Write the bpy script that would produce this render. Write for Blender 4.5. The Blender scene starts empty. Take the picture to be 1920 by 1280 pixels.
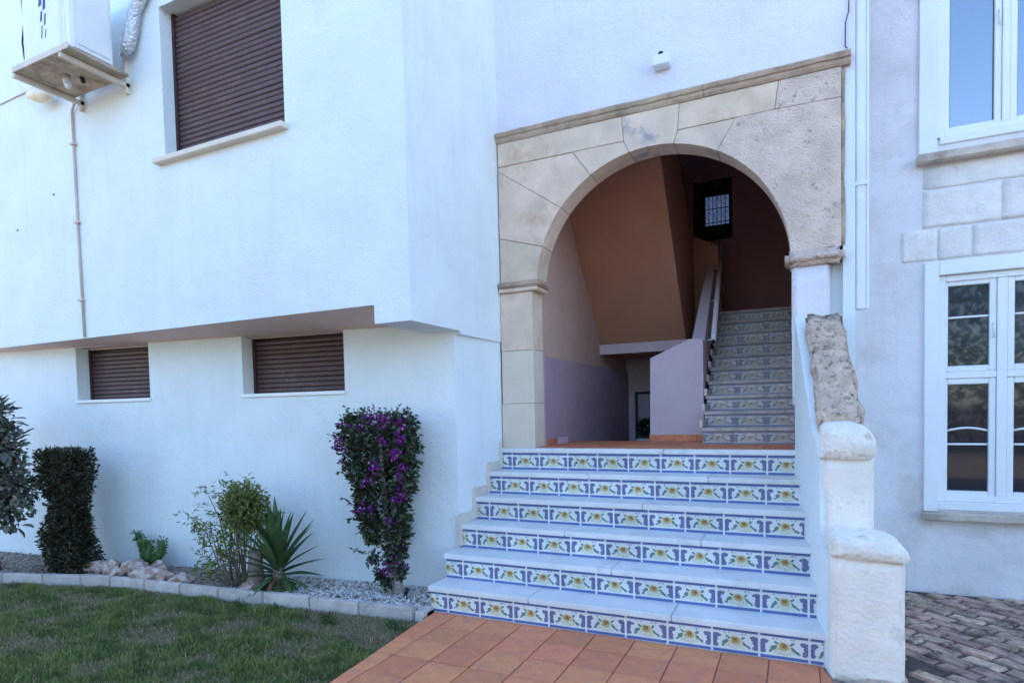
import bpy, bmesh, math, random
import numpy as np
from mathutils import Vector, Matrix, noise

random.seed(7)
rng = np.random.default_rng(11)
SC = bpy.context.scene
COL = SC.collection
PI = math.pi

# ------------------------------------------------------------------ camera
YAW, PITCH, ROLL = 0.4392, -0.0402, 0.0224
fw = Vector((-math.sin(YAW)*math.cos(PITCH), math.cos(YAW)*math.cos(PITCH), math.sin(PITCH)))
rt = Vector((math.cos(YAW), math.sin(YAW), 0))
dn = -rt.cross(fw)
r2 = math.cos(ROLL)*rt + math.sin(ROLL)*dn
d2 = -math.sin(ROLL)*rt + math.cos(ROLL)*dn
cam = bpy.data.cameras.new('camera')
co = bpy.data.objects.new('camera', cam)
COL.objects.link(co)
M = Matrix((r2, -d2, -fw)).transposed().to_4x4()
M.translation = Vector((0, 0, 1.4194))
co.matrix_world = M
cam.sensor_width = 36
cam.lens = 1142.5/1920*36
cam.shift_y = 174.3/1920
cam.clip_start = 0.05
cam.clip_end = 800
SC.camera = co

# ------------------------------------------------------------------ sky, sun, exposure
SUN_EL, SUN_AZ = 42.0, -32.0          # behind the house: the front stands in open shade
w = bpy.data.worlds.new('World'); SC.world = w; w.use_nodes = True
nt = w.node_tree
bg = nt.nodes['Background']
sky = nt.nodes.new('ShaderNodeTexSky'); sky.sky_type = 'NISHITA'; sky.sun_disc = False
sky.sun_elevation = math.radians(SUN_EL); sky.sun_rotation = math.radians(SUN_AZ)
sky.air_density = 1.0; sky.dust_density = .4; sky.ozone_density = 4.0
nt.links.new(sky.outputs[0], bg.inputs[0]); bg.inputs[1].default_value = 0.13
sl = bpy.data.lights.new('sun', 'SUN'); sl.energy = 3.2; sl.angle = math.radians(.53); sl.color = (1, .94, .84)
so = bpy.data.objects.new('sun', sl); COL.objects.link(so)
e, a = math.radians(SUN_EL), math.radians(SUN_AZ)
so.rotation_euler = Vector((math.sin(a)*math.cos(e), math.cos(a)*math.cos(e), math.sin(e))).to_track_quat('Z', 'Y').to_euler()
SC.view_settings.view_transform = 'Standard'; SC.view_settings.look = 'None'
SC.view_settings.gamma = 1; SC.view_settings.use_curve_mapping = False
SC.view_settings.exposure = 2.6

# ------------------------------------------------------------------ helpers: materials
def nodes(m):
    m.use_nodes = True
    return m.node_tree, m.node_tree.nodes['Principled BSDF']

def mat(name, col, rough=.8, var=.12, vscale=3, bump=0., bscale=60, spec=.3, metal=0., dirt=None, dscale=1.5, dlo=.52, dhi=.7,
        objvar=0., bump2=0., b2scale=8, coords='Object', streak=0.):
    """colour with broad noise variation, optional stains, two bumps, per-object variation"""
    m = bpy.data.materials.new(name); t, p = nodes(m); L = t.links.new; N = t.nodes.new
    tc = N('ShaderNodeTexCoord')
    p.inputs['Roughness'].default_value = rough; p.inputs['Metallic'].default_value = metal
    p.inputs['Specular IOR Level'].default_value = spec
    nz = N('ShaderNodeTexNoise'); nz.inputs['Scale'].default_value = vscale; nz.inputs['Detail'].default_value = 6
    geo = N('ShaderNodeNewGeometry')
    src = geo.outputs['Position'] if coords == 'World' else tc.outputs['Object']
    L(src, nz.inputs['Vector'])
    mx = N('ShaderNodeMix'); mx.data_type = 'RGBA'
    c = Vector(col)
    mx.inputs[6].default_value = (*[max(0, x*(1-var)) for x in c], 1)
    mx.inputs[7].default_value = (*[min(1, x*(1+var)) for x in c], 1)
    rm = N('ShaderNodeMapRange'); rm.inputs[1].default_value = .3; rm.inputs[2].default_value = .7
    L(nz.outputs[0], rm.inputs[0]); L(rm.outputs[0], mx.inputs[0])
    out = mx.outputs[2]
    if objvar:
        oi = N('ShaderNodeObjectInfo'); hv = N('ShaderNodeHueSaturation')
        m1 = N('ShaderNodeMapRange'); m1.inputs[3].default_value = 1-objvar; m1.inputs[4].default_value = 1+objvar
        L(oi.outputs['Random'], m1.inputs[0]); L(m1.outputs[0], hv.inputs['Value'])
        m2 = N('ShaderNodeMath'); m2.operation = 'MULTIPLY'; m2.inputs[1].default_value = 7.13
        m3 = N('ShaderNodeMath'); m3.operation = 'FRACT'
        m4 = N('ShaderNodeMapRange'); m4.inputs[3].default_value = .5-objvar*.06; m4.inputs[4].default_value = .5+objvar*.06
        L(oi.outputs['Random'], m2.inputs[0]); L(m2.outputs[0], m3.inputs[0]); L(m3.outputs[0], m4.inputs[0]); L(m4.outputs[0], hv.inputs['Hue'])
        L(out, hv.inputs['Color']); out = hv.outputs[0]
    if dirt:
        dz = N('ShaderNodeTexNoise'); dz.inputs['Scale'].default_value = dscale; dz.inputs['Detail'].default_value = 8; dz.inputs['Roughness'].default_value = .65
        L(geo.outputs['Position'], dz.inputs['Vector'])
        dr = N('ShaderNodeMapRange'); dr.inputs[1].default_value = dlo; dr.inputs[2].default_value = dhi
        L(dz.outputs[0], dr.inputs[0])
        dm = N('ShaderNodeMix'); dm.data_type = 'RGBA'; L(dr.outputs[0], dm.inputs[0]); L(out, dm.inputs[6]); dm.inputs[7].default_value = (*dirt, 1)
        out = dm.outputs[2]
    if streak:
        mp = N('ShaderNodeMapping'); mp.inputs['Scale'].default_value = (9, 9, .55); L(geo.outputs['Position'], mp.inputs['Vector'])
        sn = N('ShaderNodeTexNoise'); sn.inputs['Scale'].default_value = 1.6; sn.inputs['Detail'].default_value = 5; L(mp.outputs[0], sn.inputs['Vector'])
        sr = N('ShaderNodeMapRange'); sr.inputs[1].default_value = .54; sr.inputs[2].default_value = .78; sr.inputs[4].default_value = streak; L(sn.outputs[0], sr.inputs[0])
        sm = N('ShaderNodeMix'); sm.data_type = 'RGBA'; L(sr.outputs[0], sm.inputs[0]); L(out, sm.inputs[6]); sm.inputs[7].default_value = (c[0]*.72, c[1]*.68, c[2]*.62, 1)
        out = sm.outputs[2]
    L(out, p.inputs['Base Color'])
    last = None
    for b, s in ((bump2, b2scale), (bump, bscale)):
        if not b: continue
        bn = N('ShaderNodeTexNoise'); bn.inputs['Scale'].default_value = s; bn.inputs['Detail'].default_value = 4
        L(geo.outputs['Position'], bn.inputs['Vector'])
        bp = N('ShaderNodeBump'); bp.inputs['Strength'].default_value = 1; bp.inputs['Distance'].default_value = b
        L(bn.outputs[0], bp.inputs['Height'])
        if last: L(last, bp.inputs['Normal'])
        last = bp.outputs[0]
    if last: L(last, p.inputs['Normal'])
    return m

def leaf_mat(name, rough=.5, trans=.25, spec=.35):
    m = bpy.data.materials.new(name); t, p = nodes(m); L = t.links.new; N = t.nodes.new
    at = N('ShaderNodeAttribute'); at.attribute_name = 'tint'
    p.inputs['Roughness'].default_value = rough; p.inputs['Specular IOR Level'].default_value = spec
    L(at.outputs['Color'], p.inputs['Base Color'])
    tr = N('ShaderNodeBsdfTranslucent'); L(at.outputs['Color'], tr.inputs['Color'])
    ms = N('ShaderNodeMixShader'); ms.inputs[0].default_value = trans
    L(p.outputs[0], ms.inputs[1]); L(tr.outputs[0], ms.inputs[2])
    L(ms.outputs[0], t.nodes['Material Output'].inputs[0])
    return m

def tile_mat(name='painted_tile_glaze', ground=(.70, .71, .68), k=1.0, wear=0.):
    """hand-painted riser tile: blue bars and scrolls, green leaves and an ochre flower on white glaze"""
    m = bpy.data.materials.new(name); t, p = nodes(m); L = t.links.new; N = t.nodes.new
    p.inputs['Roughness'].default_value = .18; p.inputs['Specular IOR Level'].default_value = .4
    uv = N('ShaderNodeUVMap'); uv.uv_map = 'UVMap'
    oi = N('ShaderNodeObjectInfo')
    nz = N('ShaderNodeTexNoise'); nz.noise_dimensions = '4D'; nz.inputs['Scale'].default_value = 9; nz.inputs['Detail'].default_value = 3
    L(uv.outputs[0], nz.inputs['Vector'])
    ow = N('ShaderNodeMath'); ow.operation = 'MULTIPLY'; ow.inputs[1].default_value = .6; L(oi.outputs['Random'], ow.inputs[0]); L(ow.outputs[0], nz.inputs['W'])
    sub = N('ShaderNodeVectorMath'); sub.operation = 'SUBTRACT'; L(nz.outputs['Color'], sub.inputs[0]); sub.inputs[1].default_value = (.5, .5, .5)
    scl = N('ShaderNodeVectorMath'); scl.operation = 'SCALE'; L(sub.outputs[0], scl.inputs[0]); scl.inputs['Scale'].default_value = .13
    add = N('ShaderNodeVectorMath'); L(uv.outputs[0], add.inputs[0]); L(scl.outputs[0], add.inputs[1])
    sp = N('ShaderNodeSeparateXYZ'); L(add.outputs[0], sp.inputs[0])
    su = N('ShaderNodeSeparateXYZ'); L(uv.outputs[0], su.inputs[0])
    def mth(op, a, b=None, clamp=False):
        n = N('ShaderNodeMath'); n.operation = op; n.use_clamp = clamp
        for i, x in enumerate((a, b)):
            if x is None: continue
            if isinstance(x, (int, float)): n.inputs[i].default_value = x
            else: L(x, n.inputs[i])
        return n.outputs[0]
    U, V = sp.outputs[0], sp.outputs[1]
    U0, V0 = su.outputs[0], su.outputs[1]
    AU = mth('ABSOLUTE', mth('SUBTRACT', U, .5))
    def ell(X, Y, cx, cy, rx, ry, rot=0, soft=5):
        dx = mth('MULTIPLY', mth('SUBTRACT', X, cx), 1.75); dy = mth('SUBTRACT', Y, cy)
        c, s = math.cos(rot), math.sin(rot)
        a_ = mth('DIVIDE', mth('ADD', mth('MULTIPLY', dx, c), mth('MULTIPLY', dy, s)), rx*1.75)
        b_ = mth('DIVIDE', mth('SUBTRACT', mth('MULTIPLY', dy, c), mth('MULTIPLY', dx, s)), ry)
        d = mth('ADD', mth('MULTIPLY', a_, a_), mth('MULTIPLY', b_, b_))
        return mth('MULTIPLY', mth('SUBTRACT', 1.0, d), soft, True)
    def union(*ms):
        o = ms[0]
        for x in ms[1:]: o = mth('MAXIMUM', o, x)
        return o
    def over(base, mask, col, k=1.0):
        mx = N('ShaderNodeMix'); mx.data_type = 'RGBA'
        L(mth('MULTIPLY', mask, k), mx.inputs[0])
        if isinstance(base, tuple): mx.inputs[6].default_value = (*base, 1)
        else: L(base, mx.inputs[6])
        mx.inputs[7].default_value = (*col, 1)
        return mx.outputs[2]
    n2 = N('ShaderNodeTexNoise'); n2.inputs['Scale'].default_value = 34; n2.inputs['Detail'].default_value = 2
    L(add.outputs[0], n2.inputs['Vector'])
    speck = mth('MULTIPLY', mth('SUBTRACT', n2.outputs[0], .5), 9, True)
    speck2 = mth('MULTIPLY', mth('SUBTRACT', n2.outputs[0], .44), 6, True)
    c = ground
    # pale skirt of petals under the flower
    c = over(c, mth('MULTIPLY', union(ell(U, V, .5, .36, .27, .20), ell(U, V, .5, .45, .21, .26)), speck2), (.46, .40, .12), .85)
    c = over(c, ell(U, V, .5, .51, .125, .17, 0, 3), (.47, .34, .11), .85)
    for cx_, cy_, rx_, ry_, ro in ((.28, .44, .075, .085, .6), (.33, .63, .06, .05, -.5), (.71, .40, .09, .06, -.75), (.68, .63, .055, .055, .7), (.79, .30, .06, .06, -.6), (.22, .30, .05, .05, .5)):
        c = over(c, ell(U, V, cx_, cy_, rx_, ry_, ro), (.075, .17, .15), .88)
    for cx_, cy_, rx_, ry_ in ((.27, .80, .02, .05), (.36, .80, .018, .03), (.66, .79, .03, .035), (.74, .80, .016, .045)):
        c = over(c, ell(U, V, cx_, cy_, rx_, ry_), (.10, .17, .33), .75)
    c = over(c, ell(U, V, .5, .54, .07, .105, 0, 3), (.34, .185, .06), .92)
    c = over(c, mth('MULTIPLY', ell(U, V, .5, .54, .035, .06, 0, 4), speck2), (.12, .07, .04), .9)
    scroll = union(ell(AU, V, .47, .46, .075, .29), ell(AU, V, .415, .66, .095, .10), ell(AU, V, .435, .28, .07, .10), ell(AU, V, .36, .70, .035, .035))
    c = over(c, scroll, (.075, .085, .215), .92)
    c = over(c, mth('MULTIPLY', scroll, speck), (.34, .38, .55), .4)
    bars = union(mth('MULTIPLY', mth('SUBTRACT', .125, V0), 90, True), mth('MULTIPLY', mth('SUBTRACT', V0, .85), 90, True))
    c = over(c, bars, (.085, .13, .37), .95)
    if wear:
        wn = N('ShaderNodeTexNoise'); wn.inputs['Scale'].default_value = 5; wn.inputs['Detail'].default_value = 7; L(add.outputs[0], wn.inputs['Vector'])
        c = over(c, mth('MULTIPLY', mth('SUBTRACT', wn.outputs[0], .36), 3.2, True), (.31, .24, .20), wear)
    hv = N('ShaderNodeHueSaturation'); vr = mth('ADD', mth('MULTIPLY', oi.outputs['Random'], .22), .86)
    hv.inputs['Saturation'].default_value = k
    L(vr, hv.inputs['Value']); L(c, hv.inputs['Color']); c = hv.outputs[0]
    L(c, p.inputs['Base Color'])
    bp = N('ShaderNodeBump'); bp.inputs['Distance'].default_value = .0008; L(n2.outputs[0], bp.inputs['Height']); L(bp.outputs[0], p.inputs['Normal'])
    return m

WHITE = mat('white_stucco', (.745, .785, .785), .92, streak=.12, var=.04, vscale=2.5, bump=.005, bscale=85, bump2=.006, b2scale=14, coords='World', dirt=(.70, .69, .66), dscale=1.1, dlo=.56, dhi=.80)
WING = mat('weathered_white_stucco', (.74, .69, .70), .92, .07, 3, streak=.25, bump=.004, bscale=60, bump2=.008, b2scale=9, coords='World', dirt=(.60, .57, .54), dscale=3.2, dlo=.52, dhi=.72)
LILACW = mat('faintly_lilac_stucco', (.76, .725, .78), .92, streak=.12, var=.04, vscale=2.5, bump=.005, bscale=85, bump2=.006, b2scale=14, coords='World', dirt=(.70, .66, .66), dscale=1.1, dlo=.56, dhi=.80)
SOFF = mat('warm_bounce_soffit', (.78, .58, .52), .92, .05, 3, bump=.004, bscale=70, coords='World')  # warm light bounced off the ground is put into this colour
BASEW = mat('aged_wall_stucco', (.88, .77, .665), .93, .08, 5, bump=.006, bscale=55, bump2=.01, b2scale=11, coords='World', dirt=(.52, .46, .39), dscale=5, dlo=.57, dhi=.72)
STONE = mat('dressed_sandstone', (.72, .55, .415), .9, .13, 5, bump=.003, bscale=90, objvar=.10, dirt=(.50, .33, .19), dscale=3.4, dlo=.52, dhi=.76)
ROUGH = mat('hammered_sandstone', (.72, .55, .45), .95, .13, 7, bump=.018, bscale=75, bump2=.016, b2scale=17, objvar=.05, dirt=(.40, .29, .22), dscale=22, dlo=.59, dhi=.70)
CORN = mat('weathered_cornice_stone', (.47, .345, .25), .95, .2, 7, bump=.006, bscale=50, objvar=.08, dirt=(.20, .15, .11), dscale=6, dlo=.5, dhi=.72)
KEYST = mat('grey_stained_sandstone', (.70, .54, .42), .9, .13, 5, bump=.003, bscale=90, objvar=.06, dirt=(.36, .33, .34), dscale=3.6, dlo=.50, dhi=.60)
PILLAR = mat('smooth_cream_stone', (.72, .60, .47), .85, .06, 5, bump=.002, bscale=120, objvar=.05)
MORTAR = mat('stone_joint_mortar', (.33, .26, .20), .95, .2, 10)
BLOCK = mat('pale_limestone_block', (.775, .71, .665), .95, .09, 7, bump=.006, bscale=45, bump2=.006, b2scale=16, objvar=.05, dirt=(.50, .42, .36), dscale=6, dlo=.6, dhi=.75)
COPING = mat('crumbling_coping_stone', (.58, .425, .32), .95, .25, 12, bump=.024, bscale=38, bump2=.026, b2scale=13, dirt=(.20, .15, .11), dscale=26, dlo=.53, dhi=.64)
COPW = mat('stained_white_coping', (.87, .78, .68), .95, .12, 8, bump=.014, bscale=30, bump2=.014, b2scale=12, dirt=(.48, .38, .28), dscale=8, dlo=.56, dhi=.74)
MARBLE = mat('white_marble_tread', (.70, .70, .69), .38, .06, 5, spec=.4, objvar=.05, dirt=(.55, .54, .52), dscale=4, dlo=.55, dhi=.75)
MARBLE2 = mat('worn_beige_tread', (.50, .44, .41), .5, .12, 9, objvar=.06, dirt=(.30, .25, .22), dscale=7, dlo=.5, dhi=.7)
SKIRT = mat('pinkish_marble_skirting', (.66, .58, .50), .5, .08, 8, objvar=.06)
GROUT = mat('white_grout', (.74, .72, .70), .9, .08, 30)
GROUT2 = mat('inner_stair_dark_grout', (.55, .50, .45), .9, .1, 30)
TILE = tile_mat()
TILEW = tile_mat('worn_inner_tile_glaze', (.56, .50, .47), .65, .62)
TERRA = mat('terracotta_tile', (.68, .235, .105), .6, .10, 14, bump=.003, bscale=60, spec=.35, objvar=.13, dirt=(.46, .20, .14), dscale=11, dlo=.52, dhi=.72)
TGROUT = mat('paving_grout', (.30, .19, .165), .95, .2, 14)
BRICK = mat('weathered_paving_brick', (.50, .335, .25), .9, .28, 14, bump=.010, bscale=60, objvar=.32, dirt=(.13, .095, .08), dscale=7, dlo=.48, dhi=.64)
BRICKG = mat('brick_sand_joint', (.10, .075, .065), .98, .25, 14)
KERB = mat('grey_kerb_concrete', (.50, .43, .39), .95, .14, 9, bump=.005, bscale=60, objvar=.10, dirt=(.28, .24, .20), dscale=7, dlo=.52, dhi=.74)
SHUT = mat('brown_shutter_slat', (.088, .044, .044), .45, .15, 6, spec=.4, objvar=.05, dirt=(.13, .085, .08), dscale=7, dlo=.55, dhi=.75)
SHUTD = mat('dark_brown_rail', (.045, .022, .022), .5, .1, 8)
SILL = mat('cream_stone_sill', (.70, .62, .52), .8, .07, 6, bump=.002, bscale=80)
SILLB = mat('stained_stone_sill', (.55, .46, .38), .9, .16, 8, bump=.005, bscale=50, dirt=(.34, .25, .18), dscale=7, dlo=.5, dhi=.72)
PVC = mat('white_window_frame', (.80, .80, .80), .4, .03, 4, spec=.45)
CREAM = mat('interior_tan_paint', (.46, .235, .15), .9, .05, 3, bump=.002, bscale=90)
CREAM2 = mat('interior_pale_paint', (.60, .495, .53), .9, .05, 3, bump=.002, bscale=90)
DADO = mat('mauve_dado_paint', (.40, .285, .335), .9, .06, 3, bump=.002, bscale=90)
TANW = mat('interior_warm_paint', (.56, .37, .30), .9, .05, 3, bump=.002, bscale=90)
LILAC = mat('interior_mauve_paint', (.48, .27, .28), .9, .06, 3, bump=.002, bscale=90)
ACW = mat('white_painted_metal', (.74, .74, .74), .4, .05, 6, spec=.4)
ACB = mat('rusty_tray_metal', (.44, .34, .25), .7, .25, 8, dirt=(.22, .14, .09), dscale=9, dlo=.5, dhi=.7)
BRK = mat('cream_bracket_paint', (.62, .54, .46), .6, .1, 8)
BLACK = mat('black_plastic', (.02, .02, .022), .5, .1, 6)
GASK = mat('grey_rubber_gasket', (.16, .16, .17), .7, .1, 8)
LOGO = mat('dark_blue_print', (.05, .07, .20), .6, .1, 6)
FOIL = mat('crinkled_foil_insulation', (.62, .62, .64), .35, .15, 30, bump=.02, bscale=45, metal=.75)
PIPE = mat('white_plastic_pipe', (.78, .78, .79), .45, .04, 5, spec=.4)
BEIGEP = mat('beige_plastic_pipe', (.60, .50, .44), .6, .08, 5)
YELL = mat('yellowed_plastic', (.78, .68, .50), .5, .12, 9, dirt=(.6, .42, .2), dscale=12, dlo=.55, dhi=.75)
DARKW = mat('dark_window_wood', (.022, .016, .016), .5, .2, 8)
IRON = mat('black_iron', (.015, .015, .018), .5, .1, 8)
STEEL = mat('white_painted_handrail', (.76, .74, .74), .35, .04, 6, spec=.5)
DOORP = mat('pale_door_panel', (.40, .37, .40), .35, .06, 4)
SOIL = mat('dry_soil', (.27, .215, .17), .98, .3, 6, bump=.02, bscale=40)
LAWN = mat('lawn_soil', (.15, .13, .065), .98, .3, 3, bump=.01, bscale=60, dirt=(.22, .165, .10), dscale=2.2, dlo=.5, dhi=.68, coords='World')
GROUND = mat('pale_street_gravel', (.27, .205, .15), .95, .15, .6, coords='World')
BARK = mat('grey_brown_bark', (.20, .155, .12), .95, .3, 20, bump=.015, bscale=40)
BARKW = mat('whitewashed_bark', (.55, .48, .45), .95, .25, 18, bump=.01, bscale=50, dirt=(.25, .18, .14), dscale=16, dlo=.5, dhi=.66)
ROCK = mat('pink_veined_rock', (.50, .41, .36), .9, .25, 14, bump=.012, bscale=35, objvar=.18, dirt=(.27, .14, .085), dscale=15, dlo=.44, dhi=.62)
LEAF = leaf_mat('leaf', .5, .25)
LEAFG = leaf_mat('glossy_leaf', .35, .12, .5)
PETAL = leaf_mat('petal', .6, .4, .2)
GRASS = leaf_mat('grass_blade', .6, .3, .25)

def glass_mat(name, base, mixf, rough=.02, tint=(1, 1, 1)):
    m = bpy.data.materials.new(name); t, p = nodes(m); L = t.links.new; N = t.nodes.new
    p.inputs['Base Color'].default_value = (*base, 1); p.inputs['Roughness'].default_value = .06; p.inputs['Specular IOR Level'].default_value = .32
    g = N('ShaderNodeBsdfGlossy'); g.inputs['Roughness'].default_value = rough; g.inputs['Color'].default_value = (*tint, 1)
    nz = N('ShaderNodeTexNoise'); nz.inputs['Scale'].default_value = 2.5
    geo = N('ShaderNodeNewGeometry'); L(geo.outputs['Position'], nz.inputs['Vector'])
    b = N('ShaderNodeBump'); b.inputs['Distance'].default_value = .0012; L(nz.outputs[0], b.inputs['Height']); L(b.outputs[0], g.inputs['Normal'])
    ms = N('ShaderNodeMixShader'); ms.inputs[0].default_value = mixf
    L(p.outputs[0], ms.inputs[1]); L(g.outputs[0], ms.inputs[2]); L(ms.outputs[0], t.nodes['Material Output'].inputs[0])
    return m
GLASS_SKY = glass_mat('reflective_glass', (.03, .06, .12), .22)
GLASS_DARK = glass_mat('dark_glass', (.018, .02, .028), .012)
GLASS_PALE = glass_mat('pale_door_glass', (.30, .30, .34), .10)

# ------------------------------------------------------------------ helpers: objects
def tag(o, label=None, cat=None, group=None, kind=None):
    if label: o['label'] = label
    if cat: o['category'] = cat
    if group: o['group'] = group
    if kind: o['kind'] = kind
    return o

def link_mesh(name, me, m=None, parent=None):
    if m is not None and not me.materials: me.materials.append(m)
    o = bpy.data.objects.new(name, me); COL.objects.link(o)
    if parent is not None: o.parent = parent
    return o

def rough_profile(name, prof, y0, y1, m, parent, amp=.008, fs=9., seed=0, n=9):
    """closed x-z outline swept from y0 to y1 with rounded ends and a rough surface"""
    pts = []
    for i, p in enumerate(prof):
        q = prof[(i+1) % len(prof)]; k = max(1, int(math.dist(p, q)/.02))
        pts += [(p[0]+(q[0]-p[0])*j/k, p[1]+(q[1]-p[1])*j/k) for j in range(k)]
    cx = sum(p[0] for p in pts)/len(pts); cz = sum(p[1] for p in pts)/len(pts)
    bm = bmesh.new(); rings = []
    for i in range(n+1):
        f = i/n; y = y0+(y1-y0)*f; sc = 1 - .055*max(0, 1-min(f, 1-f)*n*.9)
        ring = []
        for px_, pz_ in pts:
            a_ = Vector((px_*fs+seed*3.1, y*fs, pz_*fs)); d = noise.noise(a_)*amp + noise.noise(a_*3.1)*amp*.5
            r_ = Vector((px_-cx, pz_-cz)); ln_ = max(r_.length, 1e-4); r_ = r_*(sc + d/ln_)
            ring.append(bm.verts.new((cx+r_.x, y + noise.noise(a_*1.7)*amp*.5, cz+r_.y)))
        rings.append(ring)
    for ra, rb in zip(rings, rings[1:]):
        for k in range(len(pts)): bm.faces.new((ra[k], ra[(k+1) % len(pts)], rb[(k+1) % len(pts)], rb[k]))
    for r_ in (rings[0][::-1], rings[-1]):
        c = bm.verts.new(sum((v.co for v in r_), Vector())/len(r_))
        for k in range(len(r_)): bm.faces.new((r_[k], r_[(k+1) % len(r_)], c))
    return fin(name, bm, m, parent, smooth=True)

def thing(name, label, cat, group=None, kind=None):
    o = bpy.data.objects.new(name, None); COL.objects.link(o); o.empty_display_size = .1
    return tag(o, label, cat, group, kind)

def fin(name, bm, m, parent=None, smooth=False, normals=True):
    if normals: bmesh.ops.recalc_face_normals(bm, faces=bm.faces)
    me = bpy.data.meshes.new(name); bm.to_mesh(me); bm.free()
    if smooth:
        for f in me.polygons: f.use_smooth = True
    return link_mesh(name, me, m, parent)

def box_into(bm, x0, x1, y0, y1, z0, z1):
    vs = [bm.verts.new(c) for c in ((x0,y0,z0),(x1,y0,z0),(x1,y1,z0),(x0,y1,z0),(x0,y0,z1),(x1,y0,z1),(x1,y1,z1),(x0,y1,z1))]
    return [bm.faces.new([vs[i] for i in q]) for q in ((3,2,1,0),(4,5,6,7),(0,1,5,4),(1,2,6,5),(2,3,7,6),(3,0,4,7))]

def box(name, x0, x1, y0, y1, z0, z1, m, parent=None, bev=0., seg=1):
    bm = bmesh.new(); box_into(bm, x0, x1, y0, y1, z0, z1)
    if bev: bmesh.ops.bevel(bm, geom=bm.edges[:], offset=bev, segments=seg, affect='EDGES')
    return fin(name, bm, m, parent, smooth=False)

def prism(name, pts, axis, a, b, m, parent=None, bev=0., jitter=0.):
    """polygon pts in the two other axes, extruded along axis from a to b"""
    bm = bmesh.new()
    def P(p, q):
        return {'x': (q, p[0], p[1]), 'y': (p[0], q, p[1]), 'z': (p[0], p[1], q)}[axis]
    A = [bm.verts.new(P(p, a)) for p in pts]; B = [bm.verts.new(P(p, b)) for p in pts]
    n = len(pts)
    bm.faces.new(A); bm.faces.new(B[::-1])
    for i in range(n): bm.faces.new((A[i], B[i], B[(i+1) % n], A[(i+1) % n]))
    bmesh.ops.recalc_face_normals(bm, faces=bm.faces)
    if bev: bmesh.ops.bevel(bm, geom=[e_ for e_ in bm.edges if e_.calc_face_angle(0) > .3], offset=bev, segments=1, affect='EDGES')
    return fin(name, bm, m, parent)

def rough_box(name, x0, x1, y0, y1, z0, z1, m, parent, bev=.02, cuts=6, amp=.01, fs=9., taper=None, seed=0):
    bm = bmesh.new(); box_into(bm, x0, x1, y0, y1, z0, z1)
    bmesh.ops.bevel(bm, geom=bm.edges[:], offset=bev, segments=3, affect='EDGES')
    es = [e_ for e_ in bm.edges if e_.calc_length() > bev*2.2]
    bmesh.ops.subdivide_edges(bm, edges=es, cuts=cuts, use_grid_fill=True)
    bm.normal_update()
    for v in bm.verts:
        c = v.co*fs + Vector((seed*3.1, 0, 0))
        v.co += v.normal*(noise.noise(c)*amp + noise.noise(c*3.1)*amp*.5)
    if taper:
        for v in bm.verts: v.co = Vector(taper(v.co))
    return fin(name, bm, m, parent, smooth=True)

def holed_wall(name, ox, oy, dx, dy, u0, u1, z0, z1, holes, thick, m, parent, nx, ny):
    """vertical slab: front point = (ox+dx*u, oy+dy*u); goes back along (nx,ny)*thick; holes [(ua,ub,za,zb)]"""
    us = sorted({u0, u1, *[h[0] for h in holes], *[h[1] for h in holes]}); zs = sorted({z0, z1, *[h[2] for h in holes], *[h[3] for h in holes]})
    bm = bmesh.new(); cache = {}
    def V(u, z, k):
        q = (round(u, 5), round(z, 5), k)
        if q not in cache: cache[q] = bm.verts.new((ox+dx*u+nx*k*thick, oy+dy*u+ny*k*thick, z))
        return cache[q]
    def solid(i, j):
        if not (0 <= i < len(us)-1 and 0 <= j < len(zs)-1): return False
        cu, cz = (us[i]+us[i+1])/2, (zs[j]+zs[j+1])/2
        return not any(h[0] < cu < h[1] and h[2] < cz < h[3] for h in holes)
    for i in range(len(us)-1):
        for j in range(len(zs)-1):
            if not solid(i, j): continue
            a_, b_, c_, d_ = us[i], us[i+1], zs[j], zs[j+1]
            for k in (0, 1): bm.faces.new((V(a_, c_, k), V(b_, c_, k), V(b_, d_, k), V(a_, d_, k)))
            for (di, dj, p, q) in ((-1, 0, (a_, c_), (a_, d_)), (1, 0, (b_, c_), (b_, d_)), (0, -1, (a_, c_), (b_, c_)), (0, 1, (a_, d_), (b_, d_))):
                if not solid(i+di, j+dj): bm.faces.new((V(*p, 0), V(*q, 0), V(*q, 1), V(*p, 1)))
    return fin(name, bm, m, parent)

def tube_into(bm, pts, radii, n=8):
    rings = []
    pts = [Vector(p) for p in pts]
    if isinstance(radii, (int, float)): radii = [radii]*len(pts)
    for i, p in enumerate(pts):
        t_ = (pts[min(i+1, len(pts)-1)] - pts[max(i-1, 0)]).normalized()
        u_ = t_.orthogonal().normalized() if i == 0 else (u_ - t_*u_.dot(t_)).normalized()
        v_ = t_.cross(u_)
        rings.append([bm.verts.new(p + (u_*math.cos(2*PI*k/n) + v_*math.sin(2*PI*k/n))*radii[i]) for k in range(n)])
    for r_a, r_b in zip(rings, rings[1:]):
        for k in range(n): bm.faces.new((r_a[k], r_a[(k+1) % n], r_b[(k+1) % n], r_b[k]))
    bm.faces.new(rings[0][::-1]); bm.faces.new(rings[-1])

def tube(name, pts, radii, m, parent=None, n=8):
    bm = bmesh.new(); tube_into(bm, pts, radii, n)
    return fin(name, bm, m, parent, smooth=True)

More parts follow.
